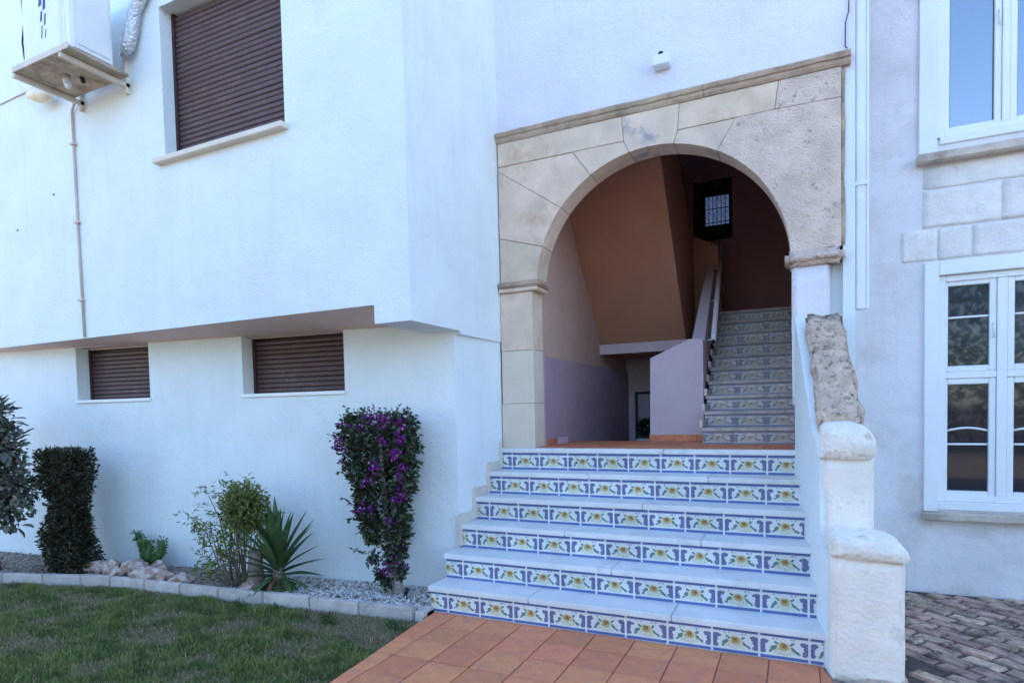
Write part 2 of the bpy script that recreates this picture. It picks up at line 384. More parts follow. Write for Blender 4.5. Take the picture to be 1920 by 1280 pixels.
def mesh_np(name, verts, faces, tint, m, parent=None, smooth=False):
    """numpy mesh of triangles with a per-vertex plant colour"""
    me = bpy.data.meshes.new(name)
    nv, nf = len(verts), len(faces)
    me.vertices.add(nv); me.vertices.foreach_set('co', np.asarray(verts, np.float32).ravel())
    me.loops.add(nf*3); me.loops.foreach_set('vertex_index', np.asarray(faces, np.int32).ravel())
    me.polygons.add(nf); me.polygons.foreach_set('loop_start', np.arange(0, nf*3, 3, dtype=np.int32))
    me.polygons.foreach_set('loop_total', np.full(nf, 3, np.int32))
    if smooth: me.polygons.foreach_set('use_smooth', np.ones(nf, bool))
    me.update()
    if tint is not None:
        at = me.color_attributes.new('tint', 'FLOAT_COLOR', 'POINT')
        at.data.foreach_set('color', np.concatenate([tint, np.ones((nv, 1))], 1).astype(np.float32).ravel())
    return link_mesh(name, me, m, parent)

def unit(v): return v/np.maximum(np.linalg.norm(v, axis=-1, keepdims=True), 1e-9)

def leaves(name, pos, dirs, L, W, cols, m, parent, fold=.25, droop=.15):
    """one mesh of many folded, pointed leaves (6 vertices, 4 triangles each)"""
    n = len(pos); dirs = unit(dirs)
    rnd = unit(rng.normal(size=(n, 3)))
    side = unit(np.cross(dirs, rnd)); up = np.cross(side, dirs)
    up = np.where(up[:, 2:3] < 0, -up, up); side = np.cross(dirs, up)
    L = np.broadcast_to(L, n)[:, None]; W = np.broadcast_to(W, n)[:, None]
    base = pos; mid = pos + dirs*L*.5; tip = pos + dirs*L - up*L*droop
    l_ = pos + dirs*L*.42 + side*W*.5 + up*W*fold; r_ = pos + dirs*L*.42 - side*W*.5 + up*W*fold
    v = np.stack([base, l_, mid, r_, tip], 1).reshape(-1, 3)
    f = np.array([(0, 2, 1), (0, 3, 2), (1, 2, 4), (2, 3, 4)])
    F = (f[None] + 5*np.arange(n)[:, None, None]).reshape(-1, 3)
    o = mesh_np(name, v, F, np.repeat(cols, 5, 0), m, parent)
    o['kind'] = 'stuff'
    return o

def vary(col, n, a=.3):
    c = np.array(col)[None]*(1 + a*rng.uniform(-1, 1, (n, 1))) * (1 + a*.35*rng.uniform(-1, 1, (n, 3)))
    return np.clip(c, 0, 1)

def dup(o, parent=None):
    c = o.copy(); COL.objects.link(c)
    if parent is not None: c.parent = parent
    return c

# ================================================================== ground
tag(box('ground', -150, 150, -150, 150, -.5, -.07, GROUND), kind='structure')

KX = [-10.0, -8.2, -7.2, -6.51, -5.72, -5.40, -5.01, -4.61, -4.20, -3.75, -3.32, -2.89, -2.36]
KY = [2.05, 2.50, 2.76, 2.96, 3.18, 3.235, 3.28, 3.315, 3.345, 3.38, 3.425, 3.465, 3.515]
def kerb_y(x): return float(np.interp(x, KX, KY))
def wallB_y(x): return 4.10 + (x+2.40)*(.53/5.45)

lawn_pts = [(-12, -1.2)] + [(-12, 1.55)] + [(x, y-.005) for x, y in zip(KX, KY)] + [(-2.345, 3.45), (-2.24, 2.3), (-2.0, -1.2)]
tag(prism('lawn_soil', lawn_pts, 'z', -.06, -.042, LAWN), kind='structure')
bed_pts = [(x, y+.045) for x, y in zip(KX, KY)] + [(-2.36, 4.14), (-10, 3.42)]
tag(prism('planting_bed', bed_pts, 'z', -.06, .012, SOIL), kind='structure')

# paved path of terracotta tiles
path = tag(prism('terracotta_path', [(-2.36, 3.64), (-2.345, 3.45), (-2.24, 2.3), (-2.0, -1.2), (.8, -1.2), (.8, 3.2), (.145, 3.5), (.09, 3.64)], 'z', -.06, -.010, TGROUT), kind='structure')
tm = None
px0 = -2.413
def left_edge(y): return -2.34 + max(0, (3.5-y))*.085
for r in range(7):
    y1 = 3.640 - r*.250; y0 = y1 - .243
    for c in range(-1, 12):
        x0 = px0 + c*.2515 + .0035; x1 = x0 + .2445
        lo = left_edge((y0+y1)/2)
        if x1 < lo + .02: continue
        if x0 > .85 or (x0 > .04 and y1 > 3.45): continue
        dz = random.uniform(-.0015, .0015)
        if x0 < lo + .09:                           # cut tiles along the lawn edge
            e0, e1 = left_edge(y0), left_edge(y1)
            prism('tile', [(max(e0, x0), y0), (x1, y0), (x1, y1), (max(e1, x0), y1)], 'z', -.02, dz, TERRA, path, .002)
            continue
        if x1 > .13 and y1 > 3.45: continue
        if tm is None:
            o = box('tile', -.12225, .12225, -.1215, .1215, -.02, 0, TERRA, path, .0025); tm = o
        else: o = dup(tm, path)
        o.location = ((x0+x1)/2, (y0+y1)/2, dz); o.rotation_euler = (random.uniform(-.003, .003), random.uniform(-.003, .003), random.uniform(-.006, .006))
for r in range(1):                                  # cut pieces at the foot of the parapet
    prism('tile', [(.103, 3.40), (.156, 3.40), (.150, 3.495), (.110, 3.637), (.103, 3.637)], 'z', -.02, 0, TERRA, path)

# brick paving to the right
bp = tag(box('brick_pavement', .1, 4.2, 1.0, 5.4, -.06, -.016, BRICKG), kind='structure')
bm0 = bmesh.new(); box_into(bm0, -.104, .104, -.050, .050, -.03, 0)
bmesh.ops.bevel(bm0, geom=[e_ for e_ in bm0.edges], offset=.007, segments=2, affect='EDGES')
b0 = fin('brick', bm0, BRICK, bp); n_b = 0; first = True
ang = math.radians(-40)
ca, sa = math.cos(ang), math.sin(ang)
for i in range(-44, 46):
    for j in range(-22, 24):
        u, v = (j + (.5 if i % 2 else 0))*.218, i*.109
        x, y = 1.2 + u*ca - v*sa, 4.2 + u*sa + v*ca
        if not (.30 < x < 2.35 and 3.0 < y < 5.36) or x > .45 + (y-2.2)*.62 or n_b > 292: continue
        if x < .62 and y < 3.84: continue
        o = b0 if first else dup(b0, bp); first = False; n_b += 1
        o.location = (x, y, random.uniform(-.009, .004)); o.rotation_euler = (random.uniform(-.06, .06), random.uniform(-.05, .05), ang+random.uniform(-.10, .10))
        o.scale = (random.uniform(.93, 1.0), random.uniform(.9, 1.0), 1)

# kerb of concrete blocks
kerb = thing('garden_kerb', 'low grey concrete kerb of blocks between the lawn and the planting bed', 'kerb')
jx = [-9.2, -8.75, -8.3, -7.85, -7.4, -6.95, -6.51, -6.1, -5.72, -5.40, -5.01, -4.61, -4.20, -3.75, -3.32, -2.89, -2.44]
for xa, xb in zip(jx, jx[1:]):
    ya, yb = kerb_y(xa), kerb_y(xb); d = Vector((xb-xa, yb-ya, 0)); ln = d.length; d.normalize()
    bm = bmesh.new(); box_into(bm, .0025, ln-.0025, 0, .055, -.06, .052+random.uniform(-.004, .004))
    bmesh.ops.bevel(bm, geom=bm.edges[:], offset=.008, segments=2, affect='EDGES')
    o = fin('kerb_block', bm, KERB, kerb); o.location = (xa, ya, 0); o.rotation_euler = (0, random.uniform(-.006, .006), math.atan2(d.y, d.x))
prism('kerb_block', [(-2.437, 3.512), (-2.36, 3.50), (-2.36, 3.645), (-2.437, 3.57)], 'z', -.06, .03, KERB, kerb, .006)

# ================================================================== main house: overhanging storey and recessed lower wall
house = thing('house', 'large white stucco house wing whose upper storey overhangs a recessed lower wall', 'house')
AX1, AY = -2.345, 3.44
holed_wall('upper_wall', 0, AY, 1, 0, -11, AX1, 2.165, 8.0, [(-4.72, -3.40, 3.545, 4.77)], .24, WHITE, house, 0, 1)
box('upper_wall_foot', -2.645, AX1, AY, 4.10, 2.035, 2.165, WHITE, house)
box('upper_side_wall', AX1-.24, AX1, AY+.24, 4.83, 2.165, 8.0, WHITE, house)
box('side_wall_foot', AX1-.24, AX1, 4.10, 4.83, 2.012, 2.165, WHITE, house)
# wedge of soffit between the two walls
bm = bmesh.new()
v = [bm.verts.new(p) for p in ((-11, AY+.002, 2.166), (-2.645, AY+.002, 2.166), (-2.645, 4.16, 2.095), (-11, 3.45, 2.15))]
bm.faces.new(v)
fin('soffit', bm, SOFF, house)
DB = Vector((5.45, .53, 0)).normalized()            # along the lower wall, left to right
NB = Vector((-DB.y, DB.x, 0))
def ub(x): return (x + 2.40)/DB.x
W1, W2 = (ub(-6.54), ub(-5.565), 1.61, 2.135), (ub(-4.46), ub(-3.402), 1.61, 2.135)
holed_wall('lower_wall', -2.40, 4.10, DB.x, DB.y, ub(-10.6), 0, -.06, 2.16, [W1, W2], .26, WHITE, house, NB.x, NB.y)
prism('lower_side_wall', [(-2.401, 4.10), (-2.355, 4.82), (-2.62, 4.82), (-2.62, 4.345)], 'z', -.06, 2.03, WHITE, house)

def shutter(parent, org, d, n, ua, ub_, za, zb, depth, pitch, nslat, sub):
    """roller shutter set back in its opening: side rails, slats, lath at the foot, dark box behind"""
    root = bpy.data.objects.new('roller_shutter', None); COL.objects.link(root); root.parent = parent; root.empty_display_size = .1
    root.location = (org[0]+d.x*ua+n.x*depth, org[1]+d.y*ua+n.y*depth, za); root.rotation_euler = (0, 0, math.atan2(d.y, d.x))
    wd, ht = ub_-ua, zb-za
    for xa in (0.0, wd-.028): box('guide_rail', xa, xa+.028, -.022, .03, 0, ht, SHUTD, root, .002)
    box('backing', .0, wd, .031, .05, 0, ht, SHUTD, root)
    prof = [(.0, 0), (-.007, pitch*.18), (-.009, pitch*.5), (-.006, pitch*.8), (.0, pitch*.93), (.010, pitch*.93), (.010, 0)]
    s0 = None
    for k in range(nslat):
        z = .012 + k*pitch
        if z + pitch > ht: break
        if s0 is None: s0 = prism('slat', prof, 'x', .030, wd-.030, SHUT, root); o = s0
        else: o = dup(s0, root)
        o.location = (0, random.uniform(-.0012, .0012), z); o.rotation_euler = (0, random.uniform(-.0012, .0012), 0)
    return root
ex = Vector((1, 0, 0)); ey = Vector((0, 1, 0))
shutter(house, (0, AY), ex, ey, -4.719, -3.401, 3.547, 4.769, .125, .0425, 40, True)
for wn in (W1, W2):
    shutter(house, (-2.40, 4.10), DB, NB, wn[0]+.001, wn[1]-.001, 1.612, 2.134, .15, .0425, 14, True)
    c0 = Vector((-2.40, 4.10, 0)) + DB*wn[0]; ln = wn[1]-wn[0]
    bm = bmesh.new(); box_into(bm, -.015, ln+.012, -.018, .149, -.028, .003)
    bmesh.ops.bevel(bm, geom=bm.edges[:], offset=.004, segments=1, affect='EDGES')
    o = fin('window_sill', bm, PVC, house); o.location = (c0.x, c0.y, 1.61); o.rotation_euler = (0, 0, math.atan2(DB.y, DB.x))
box('window_sill', -4.80, -3.372, 3.375, 3.564, 3.505, 3.549, SILL, house, .006)
# back of the house: keeps sun and sky out of the rooms
box('roof_slab', -11.2, AX1, AY-.15, 9.8, 8.0, 8.25, WHITE, house)
box('end_wall', -11, -10.8, 3.7, 9.6, 0, 8, WHITE, house)
box('rear_wall', -11, -2.2, 9.4, 9.6, -.1, 8, WHITE, house)

# ================================================================== entrance block: wall above the arch
ent = thing('entrance_block', 'white stucco entrance wall rising above the stone archway', 'wall')
box('upper_wall', AX1, .36, 4.83, 5.03, 3.66, 8.0, LILACW, ent)
box('corner_wall', .285, .36, 4.83, 8.75, -.06, 3.66, WHITE, ent)
box('corner_return', .196, .285, 4.90, 5.3, -.06, 2.40, WHITE, ent)
box('roof_slab', AX1, .6, 4.6, 9.8, 8.0, 8.25, WHITE, ent)

arch = thing('stone_archway', 'sandstone arch surround with voussoirs, a moulded cornice and a cream left pillar', 'archway')
ACX, ACZ, AR = -1.02, 2.45, .975
XL, XR, ZT, ZC = -2.335, .275, 3.70, 3.505
def arc(a0, a1, n=6, r=AR): return [(ACX + r*math.cos(math.radians(a0+(a1-a0)*i/n)), ACZ + r*math.sin(math.radians(a0+(a1-a0)*i/n))) for i in range(n+1)]
def inset(pts, d):
    n = len(pts); area = sum(pts[i][0]*pts[(i+1) % n][1]-pts[(i+1) % n][0]*pts[i][1] for i in range(n)); s = 1 if area > 0 else -1
    out = []
    for i in range(n):
        p0, p1, p2 = Vector(pts[i-1]), Vector(pts[i]), Vector(pts[(i+1) % n])
        e1, e2 = (p1-p0).normalized(), (p2-p1).normalized()
        n1, n2 = Vector((-e1.y, e1.x))*s, Vector((-e2.y, e2.x))*s
        b = n1+n2; k = d/max(.35, 1+n1.dot(n2))
        out.append(tuple(p1 + b*k))
    return out
stones = [
 (arc(177, 160) + [(XL, 2.90), (XL, 2.502)], STONE),
 (arc(160, 140) + [(XL, 3.47), (XL, 2.90)], STONE),
 (arc(140, 120) + [(-1.657, ZC), (XL, ZC), (XL, 3.47)], STONE),
 (arc(120, 100) + [(-1.232, ZC), (-1.657, ZC)], STONE),
 ([(XL, ZC), (-1.657, ZC), (-1.232, ZC), (-1.248, ZT), (XL, ZT)], STONE),
 (arc(100, 80) + [(-.818, ZC), (-.802, ZT), (-1.248, ZT), (-1.232, ZC)], KEYST),
 (arc(80, 60) + [(-.404, ZC), (-.818, ZC)], KEYST),
 ([(-.818, ZC), (-.404, ZC), (-.143, ZC), (-.115, ZT), (-.802, ZT)], STONE),
 ([(-.143, ZC), (XR, ZC-.01), (XR, ZT), (-.115, ZT)], ROUGH),
 (arc(60, 2.6, 16) + [(XR, 2.495), (XR, ZC-.01), (-.143, ZC), (-.404, ZC)], ROUGH)]
for k, (pts, m) in enumerate(stones):
    dy = random.uniform(-.004, .004)
    prism('stone', inset(pts, .0016), 'y', 4.805+dy, 5.03, m, arch, .0024)
# mortar behind the joints
mo = arc(180, 0, 40, AR+.012)
prism('mortar', mo + [(XR-.008, 2.5), (XR-.008, ZT-.004), (XL+.006, ZT-.004), (XL+.006, 2.45)], 'y', 4.822, 5.02, MORTAR, arch)
# pillar on the left
for z0, z1, m in ((1.93, 2.425, STONE), (1.475, 1.93, PILLAR), (1.09, 1.475, PILLAR)):
    box('stone', XL-.005 if z0 > 1.2 else XL-.012, -2.04, 4.805 + random.uniform(-.002, .002), 5.03, z0+.0015, z1-.0015, m, arch, .002)
box('mortar', XL+.01, -2.05, 4.82, 5.02, 1.09, 2.43, MORTAR, arch)
cap = box('capital', XL-.006, -1.985, 4.772, 5.035, 2.428, 2.462, STONE, arch, .006)
box('capital_moulding', XL-.008, -1.952, 4.752, 5.04, 2.462, 2.512, CORN, arch, .012, 2)
rough_box('capital', -.078, .292, 4.752, 5.03, 2.385, 2.492, ROUGH, arch, .03, 5, .012, 11)
rough_box('stone', -.036, .205, 4.80, 5.03, 1.4, 2.387, WING, arch, .012, 6, .006, 9)
# cornice in three lengths, two-step moulding
for xa, xb in ((-2.36, -1.452), (-1.449, -.628), (-.625, .33)):
    prof = [(5.0, 3.700), (4.795, 3.700), (4.782, 3.718), (4.782, 3.738), (4.768, 3.744), (4.760, 3.768), (4.768, 3.780), (4.80, 3.786), (5.0, 3.790)]
    bm = bmesh.new(); N_ = 24; rings = []
    for i in range(N_+1):
        x = xa + (xb-xa)*i/N_
        rings.append([bm.verts.new((x, y + noise.noise((x*9, y*20, z*30))*.006, z + noise.noise((x*7+3, y*20, z*30))*.005)) for y, z in prof])
    for ra, rb in zip(rings, rings[1:]):
        for k in range(len(prof)): bm.faces.new((ra[k], ra[(k+1) % len(prof)], rb[(k+1) % len(prof)], rb[k]))
    bm.faces.new(rings[0]); bm.faces.new(rings[-1][::-1])
    fin('cornice_stone', bm, CORN, arch)
# ragged edge of the cladding at its right end
rough_box('edge_stone', .268, .297, 4.812, 4.90, 2.50, 3.69, CORN, arch, .008, 12, .012, 9, seed=3)

# ================================================================== entrance stairs
RI, TR, Y0, TH = .1817, .2240, 3.655, .143
PT, X0J = .2552, -2.244
stairs = thing('entrance_stairs', 'outdoor flight of six white marble steps with painted floral tiles on the risers', 'stairs')
def leftx(k): return (-2.385, -2.385, -2.372, -2.362, -2.352, -2.343)[k]
def rightx(y): return .149 - (y-3.5)*.130
tile_cache = {}
def riser_tile(x0, x1, u0, u1, y, z, parent, th=TH, tmat=None):
    key = (round(x1-x0, 4), round(u0, 3), round(u1, 3), th)
    if key not in tile_cache:
        bm = bmesh.new(); fs = box_into(bm, 0, x1-x0, -.006, .004, 0, th)
        uvl = bm.loops.layers.uv.new('UVMap')
        for f in bm.faces:
            for lp in f.loops:
                c = lp.vert.co; lp[uvl].uv = (u0 + (u1-u0)*c.x/(x1-x0), c.z/th)
        o = fin('riser_tile', bm, tmat or TILE, parent); tile_cache[key] = o
    else: o = dup(tile_cache[key], parent)
    o.location = (x0, y, z); o.rotation_euler = (random.uniform(-.006, .006), 0, random.uniform(-.003, .003))
    return o
G = .0065
for k in range(6):
    y = Y0 + k*TR; z = k*RI; xl, xr = leftx(k), rightx(y)
    # masonry core of the step
    box('step_core', xl+.004, xr+.06, y-.0045, 5.2 if k == 5 else Y0+(k+1)*TR+.06, z-.02 if k else -.05, z+TH+.002, GROUT, stairs)
    xs = [xl] + [X0J + i*PT for i in range(10 if xr - X0J - 9*PT > .03 else 9)] + [xr]
    for i, (a_, b_) in enumerate(zip(xs, xs[1:])):
        if b_ - a_ < .03: continue
        full = X0J + (i-1)*PT
        riser_tile(a_+(G if i else .001), b_-G, (a_+G-full)/PT if i == 0 else 0.0, 1.0 if i < len(xs)-2 else (b_-full)/PT, y, z, stairs)
    # marble treads in two or three lengths, slight nosing
    cuts = [xl-.012] + ([-1.55, -.62] if k % 2 == 0 else [-1.06] if k < 5 else [-.98]) + [xr+.05]
    cuts = [c + (random.uniform(-.08, .08) if 0 < i < len(cuts)-1 else 0) for i, c in enumerate(cuts)]
    for a_, b_ in zip(cuts, cuts[1:]):
        box('tread', a_+.0012, b_-.0012, y-.030, (y+TR+.01) if k < 5 else y+.045, z+TH, z+RI+random.uniform(-.0008, .0008), MARBLE, stairs, .005, 2)
    if k >= 2:                                      # stepped skirting on the left wall
        box('skirting', xl-.03, xl+.012, y-.005, y+TR-.012 if k < 5 else y+.02, z+RI, z+RI+.072, SKIRT, stairs, .003) if k < 5 else None
        box('skirting', xl-.03, xl+.010, y-.034, y-.006, z+.012, z+RI+.060, SKIRT, stairs, .003)

# ================================================================== parapet on the right of the stairs
par = thing('stair_parapet', 'stepped stucco parapet with crumbling sloped stone coping right of the entrance stairs', 'parapet')
bm = bmesh.new()
secs = [(3.56, .04, .60), (3.795, .04, .62), (3.81, .045, 1.10), (4.04, .05, 1.26), (4.10, .05, 1.30), (4.72, .05, 1.96), (4.80, .05, 2.02)]
rings = []
for y, ins, zt in secs:
    xl = rightx(y); xr = xl + (.22 if y < 3.8 else .07 if y < 4.07 else .20)
    rings.append([bm.verts.new(p) for p in ((xl, y, -.05), (xl, y, zt), (xr, y, zt), (xr, y, -.05))])
for ra, rb in zip(rings, rings[1:]):
    for k in range(4): bm.faces.new((ra[k], ra[(k+1) % 4], rb[(k+1) % 4], rb[k]))
bm.faces.new(rings[0]); bm.faces.new(rings[-1][::-1])
fin('side_wall', bm, WHITE, par)
rough_box('front_pier', .150, .478, 3.50, 3.79, -.05, .655, BASEW, par, .018, 9, .008, 8)
rough_profile('pier_cap', [(.144, .632), (.144, .716), (.165, .738), (.355, .736), (.415, .728), (.462, .705), (.490, .668), (.498, .632), (.470, .612), (.30, .622)], 3.486, 3.80, COPW, par, .006, 8, 4)
rough_box('middle_pier', .128, .372, 3.792, 4.08, .55, 1.125, BASEW, par, .016, 8, .008, 9, seed=2)
rough_profile('pier_band', [(.110, 1.115), (.112, 1.285), (.135, 1.308), (.265, 1.306), (.325, 1.292), (.366, 1.255), (.384, 1.205), (.382, 1.14), (.362, 1.108), (.24, 1.10)], 3.772, 4.10, COPW, par, .010, 10, 3)
def lean(c):
    x, y, z = c
    return (x - (y-3.98)*.105, y, z + (y-3.98)*1.03)
rough_box('sloped_coping', .118, .345, 3.99, 4.70, 1.20, 1.30, COPING, par, .018, 10, .026, 10, taper=lean, seed=6)
rough_box('footing', .30, .50, 3.47, 3.60, -.05, .028, COPING, par, .012, 4, .02, 13, seed=8)

# ================================================================== inside the archway
hall = thing('stair_hall', 'shaded tan and mauve stair hall seen through the archway', 'hallway')
box('landing_slab', -2.06, -.02, 4.82, 5.93, .85, 1.086, GROUT2, hall)
land = bpy.data.objects.new('landing_floor', None); COL.objects.link(land); land.parent = hall; land.empty_display_size = .1
t0 = None
for i in range(9):
    for j in range(5):
        xa, ya = -2.045 + i*.2255, 4.822 + j*.222
        if t0 is None: t0 = box('tile', -.1105, .1105, -.109, .109, -.004, .004, TERRA, land, .001); o = t0
        else: o = dup(t0, land)
        o.location = (xa+.113, ya+.111, 1.0865)
box('floor_extension', -1.30, -.02, 5.93, 8.6, .85, 1.086, GROUT2, hall)
box('lower_floor', -2.06, -1.2, 5.93, 8.1, -.1, .25, CREAM2, hall)
box('left_wall', -2.16, -2.06, 5.03, 8.7, -.1, 5.2, TANW, hall)
box('left_wall_dado', -2.06, -2.034, 5.032, 8.0, .2, 1.885, DADO, hall, .004)
holed_wall('rear_wall', 0, 8.62, 1, 0, -2.16, .02, -.1, 5.2, [(-1.275, -.775, 3.62, 4.42)], .18, LILAC, hall, 0, 1)
box('right_wall', -.02, .10, 5.03, 8.62, -.1, 5.2, LILAC, hall)
box('ceiling', -2.16, .10, 5.03, 8.9, 4.62, 4.8, CREAM2, hall)
box('arch_lintel', -2.06, -.02, 5.03, 5.06, 3.46, 4.62, CREAM2, hall)
# underside and side of the flight that climbs back towards the viewer
prism('upper_flight', [(6.84, 2.03), (6.84, 2.135), (5.07, 4.24), (5.07, 4.9), (6.62, 3.87), (7.48, 3.24), (7.48, 2.03)], 'x', -2.06, -1.10, CREAM, hall)
box('landing_beam', -2.06, -1.06, 6.80, 6.86, 2.03, 2.14, CREAM2, hall)
prism('landing_parapet', [(-1.12, 2.0), (-.78, 2.0), (-.84, 3.28), (-1.12, 3.43)], 'y', 7.55, 7.63, CREAM, hall)
box('passage_wall', -2.06, -1.2, 8.0, 8.1, .2, 2.1, CREAM2, hall)
# solid white pier and its sloping balustrade
prism('stair_pier', [(-1.295, 1.088), (-.795, 1.088), (-.795, 2.035), (-.915, 2.045), (-1.285, 1.885)], 'y', 5.90, 6.05, CREAM2, hall)
bm = bmesh.new(); rings = []
for y, z, xl, xr in ((6.05, 2.06, -.915, -.800), (7.0, 2.74, -.935, -.845), (8.1, 3.42, -.965, -.895), (8.6, 3.55, -.97, -.905)):
    rings.append([bm.verts.new(p) for p in ((xl, y, 1.09), (xl, y, z), (xr, y, z-.012), (xr, y, 1.09))])
for ra, rb in zip(rings, rings[1:]):
    for k in range(4): bm.faces.new((ra[k], ra[(k+1) % 4], rb[(k+1) % 4], rb[k]))
bm.faces.new(rings[0]); bm.faces.new(rings[-1][::-1])
fin('balustrade', bm, CREAM2, hall)
for a_, b_ in ((-1.30, -1.062), (-1.058, -.860), (-.856, -.790)):
    box('baseboard_tile', a_, b_, 5.888, 5.902, 1.0905, 1.150, TERRA, hall, .001)
box('baseboard_tile', -2.042, -2.030, 5.06, 5.32, 1.0905, 1.150, TERRA, hall, .001)
box('baseboard_tile', -2.042, -2.030, 5.325, 5.60, 1.0905, 1.150, CREAM2, hall, .001)

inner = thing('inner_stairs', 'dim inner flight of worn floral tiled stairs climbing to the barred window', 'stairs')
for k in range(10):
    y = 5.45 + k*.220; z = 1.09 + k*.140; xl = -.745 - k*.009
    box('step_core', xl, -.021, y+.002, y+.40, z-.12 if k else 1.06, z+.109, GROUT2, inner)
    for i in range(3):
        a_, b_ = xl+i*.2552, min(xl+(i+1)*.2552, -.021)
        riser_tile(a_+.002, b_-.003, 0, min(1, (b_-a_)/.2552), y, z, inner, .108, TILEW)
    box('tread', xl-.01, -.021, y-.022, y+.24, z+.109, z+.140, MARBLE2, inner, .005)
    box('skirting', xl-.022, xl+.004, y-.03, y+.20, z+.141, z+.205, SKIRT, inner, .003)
box('upper_landing', -2.06, -.02, 7.66, 8.62, 2.33, 2.485, CREAM2, inner)

rail = thing('handrail', 'white tubular handrail along the balustrade of the inner stairs', 'handrail')
p0, p1 = Vector((-.735, 6.16, 2.035)), Vector((-.850, 8.06, 3.44))
tube('rail', [p0, p1], .026, STEEL, rail, 12)
tube('end_cap', [p0 + (p0-p1).normalized()*.004, p0], .021, BLACK, rail, 12)
for f_ in (.02, .36, .70, .97):
    q = p0.lerp(p1, f_); tube('bracket', [q, q+Vector((-.07-.03*f_, 0, -.012))], .007, STEEL, rail, 6)

bw = thing('barred_window', 'small dark framed window with iron bars high in the stair hall', 'window')
fx0, fx1, fz0, fz1 = -1.274, -.776, 3.621, 4.419
for q in ((fx0, fx0+.15, fz0, fz1), (fx1-.045, fx1, fz0, fz1), (fx0+.15, fx1-.045, fz0, fz0+.21), (fx0+.15, fx1-.045, fz1-.19, fz1)):
    box('frame', q[0], q[1], 8.66, 8.74, q[2], q[3], DARKW, bw, .006)
box('pane', fx0+.02, fx1-.02, 8.70, 8.706, fz0+.02, fz1-.02, glass_mat('sky_dimming_pane', (.030, .030, .038), .04), bw)  # pane tinted nearly black to dim the bright sky behind it
m_gl = bpy.data.materials['sky_dimming_pane']; t_, p_ = m_gl.node_tree, m_gl.node_tree.nodes['Principled BSDF']; p_.inputs['Transmission Weight'].default_value = 1; p_.inputs['IOR'].default_value = 1.02
for i in range(6):
    x = fx0 + .13 + .02 + i*.052
    tube('bar', [(x, 8.645, fz0+.10), (x, 8.645, fz1-.08)], .006, IRON, bw, 6)
for z in (3.86, 4.04, 4.22): tube('bar', [(fx0+.06, 8.645, z), (fx1-.02, 8.645, z)], .006, IRON, bw, 6)
for i in range(3):
    xc = fx0 + .20 + i*.104
    for zc in (3.95, 4.13):
        tube('scroll', [(xc + .028*(1-.0*t)*math.cos(t*.55), 8.645, zc + .055*math.sin(t*.55)) for t in range(10)], .0035, IRON, bw, 5)

door = thing('passage_door', 'dark framed pale door at the end of the lower passage', 'door')
for q in ((-1.935, -1.905, .25, 1.62), (-1.32, -1.29, .25, 1.62), (-1.905, -1.32, 1.59, 1.62)):
    box('frame', q[0], q[1], 7.94, 8.0, q[2], q[3], DARKW, door, .003)
box('panel', -1.905, -1.32, 7.965, 7.99, .25, 1.59, DOORP, door)
tube('handle', [(-1.40, 7.965, 1.15), (-1.40, 7.93, 1.15), (-1.48, 7.93, 1.15)], .008, STEEL, door, 6)
# clipped ball plant in a pale pot in the lower passage
pot = thing('potted_ball_plant', 'dark rounded plant in a pale pot half hidden beyond the landing edge', 'potted plant')
bm = bmesh.new()
prof = [(.075, .25), (.09, .5), (.11, .9), (.13, 1.0), (.125, 1.04), (.0, 1.02)]
n_ = 16; rings = [[bm.verts.new((-1.66 + r*math.cos(2*PI*k/n_), 7.35 + r*math.sin(2*PI*k/n_), z)) for k in range(n_)] for r, z in prof[:-1]]
for ra, rb in zip(rings, rings[1:]):
    for k in range(n_): bm.faces.new((ra[k], ra[(k+1) % n_], rb[(k+1) % n_], rb[k]))
bm.faces.new(rings[-1]); bm.faces.new(rings[0][::-1])
fin('pot', bm, PVC, pot, True)
n = 900; d = unit(rng.normal(size=(n, 3)))
leaves('foliage', np.array([-1.66, 7.35, 1.16]) + d*rng.uniform(.04, .12, (n, 1))*np.array([1, 1, 1.1]), d+rng.normal(size=(n, 3))*.5, .035, .016, vary((.025, .035, .02), n), LEAF, pot)

# ================================================================== right wing with two windows
wing = thing('right_wing', 'weathered white house wing with two white framed windows on the right', 'house')
UW = (.92, 2.60, 3.345, 4.95); LW = (.945, 2.60, .70, 2.31)
holed_wall('wall', 0, 5.40, 1, 0, .36, 6.0, -.06, 8.0, [(.905, 2.60, 3.30, 4.95), (.925, 2.60, .66, 2.34)], .22, WING, wing, 0, 1)
box('room_wall', .5, 6, 6.8, 6.9, -.06, 8, LILAC, wing); box('room_floor', .4, 6, 5.62, 6.8, 2.75, 2.85, LILAC, wing)
box('roof_slab', .6, 6.2, 5.2, 9.8, 8.0, 8.25, WHITE, wing); box('rear_wall', .1, 6.0, 9.4, 9.6, -.1, 8, WHITE, wing); box('end_wall', 5.9, 6.0, 5.62, 9.4, 0, 8, WHITE, wing)
# coursed limestone between the windows
def xz(px): return px
for z0, z1, xs in ((2.955, 3.125, [.83, 2.10, 2.75]), (2.675, 2.950, [.83, 1.30, 1.78, 2.30, 2.75]), (2.44, 2.670, [.70, .925, 1.13, 1.60, 2.05, 2.75])):
    for a_, b_ in zip(xs, xs[1:]):
        rough_box('stone', a_+.0005, b_-.0005, 5.3965, 5.44, z0+.0005, z1-.0005, BLOCK, wing, .0035, 8, .004, 9, seed=a_*9)

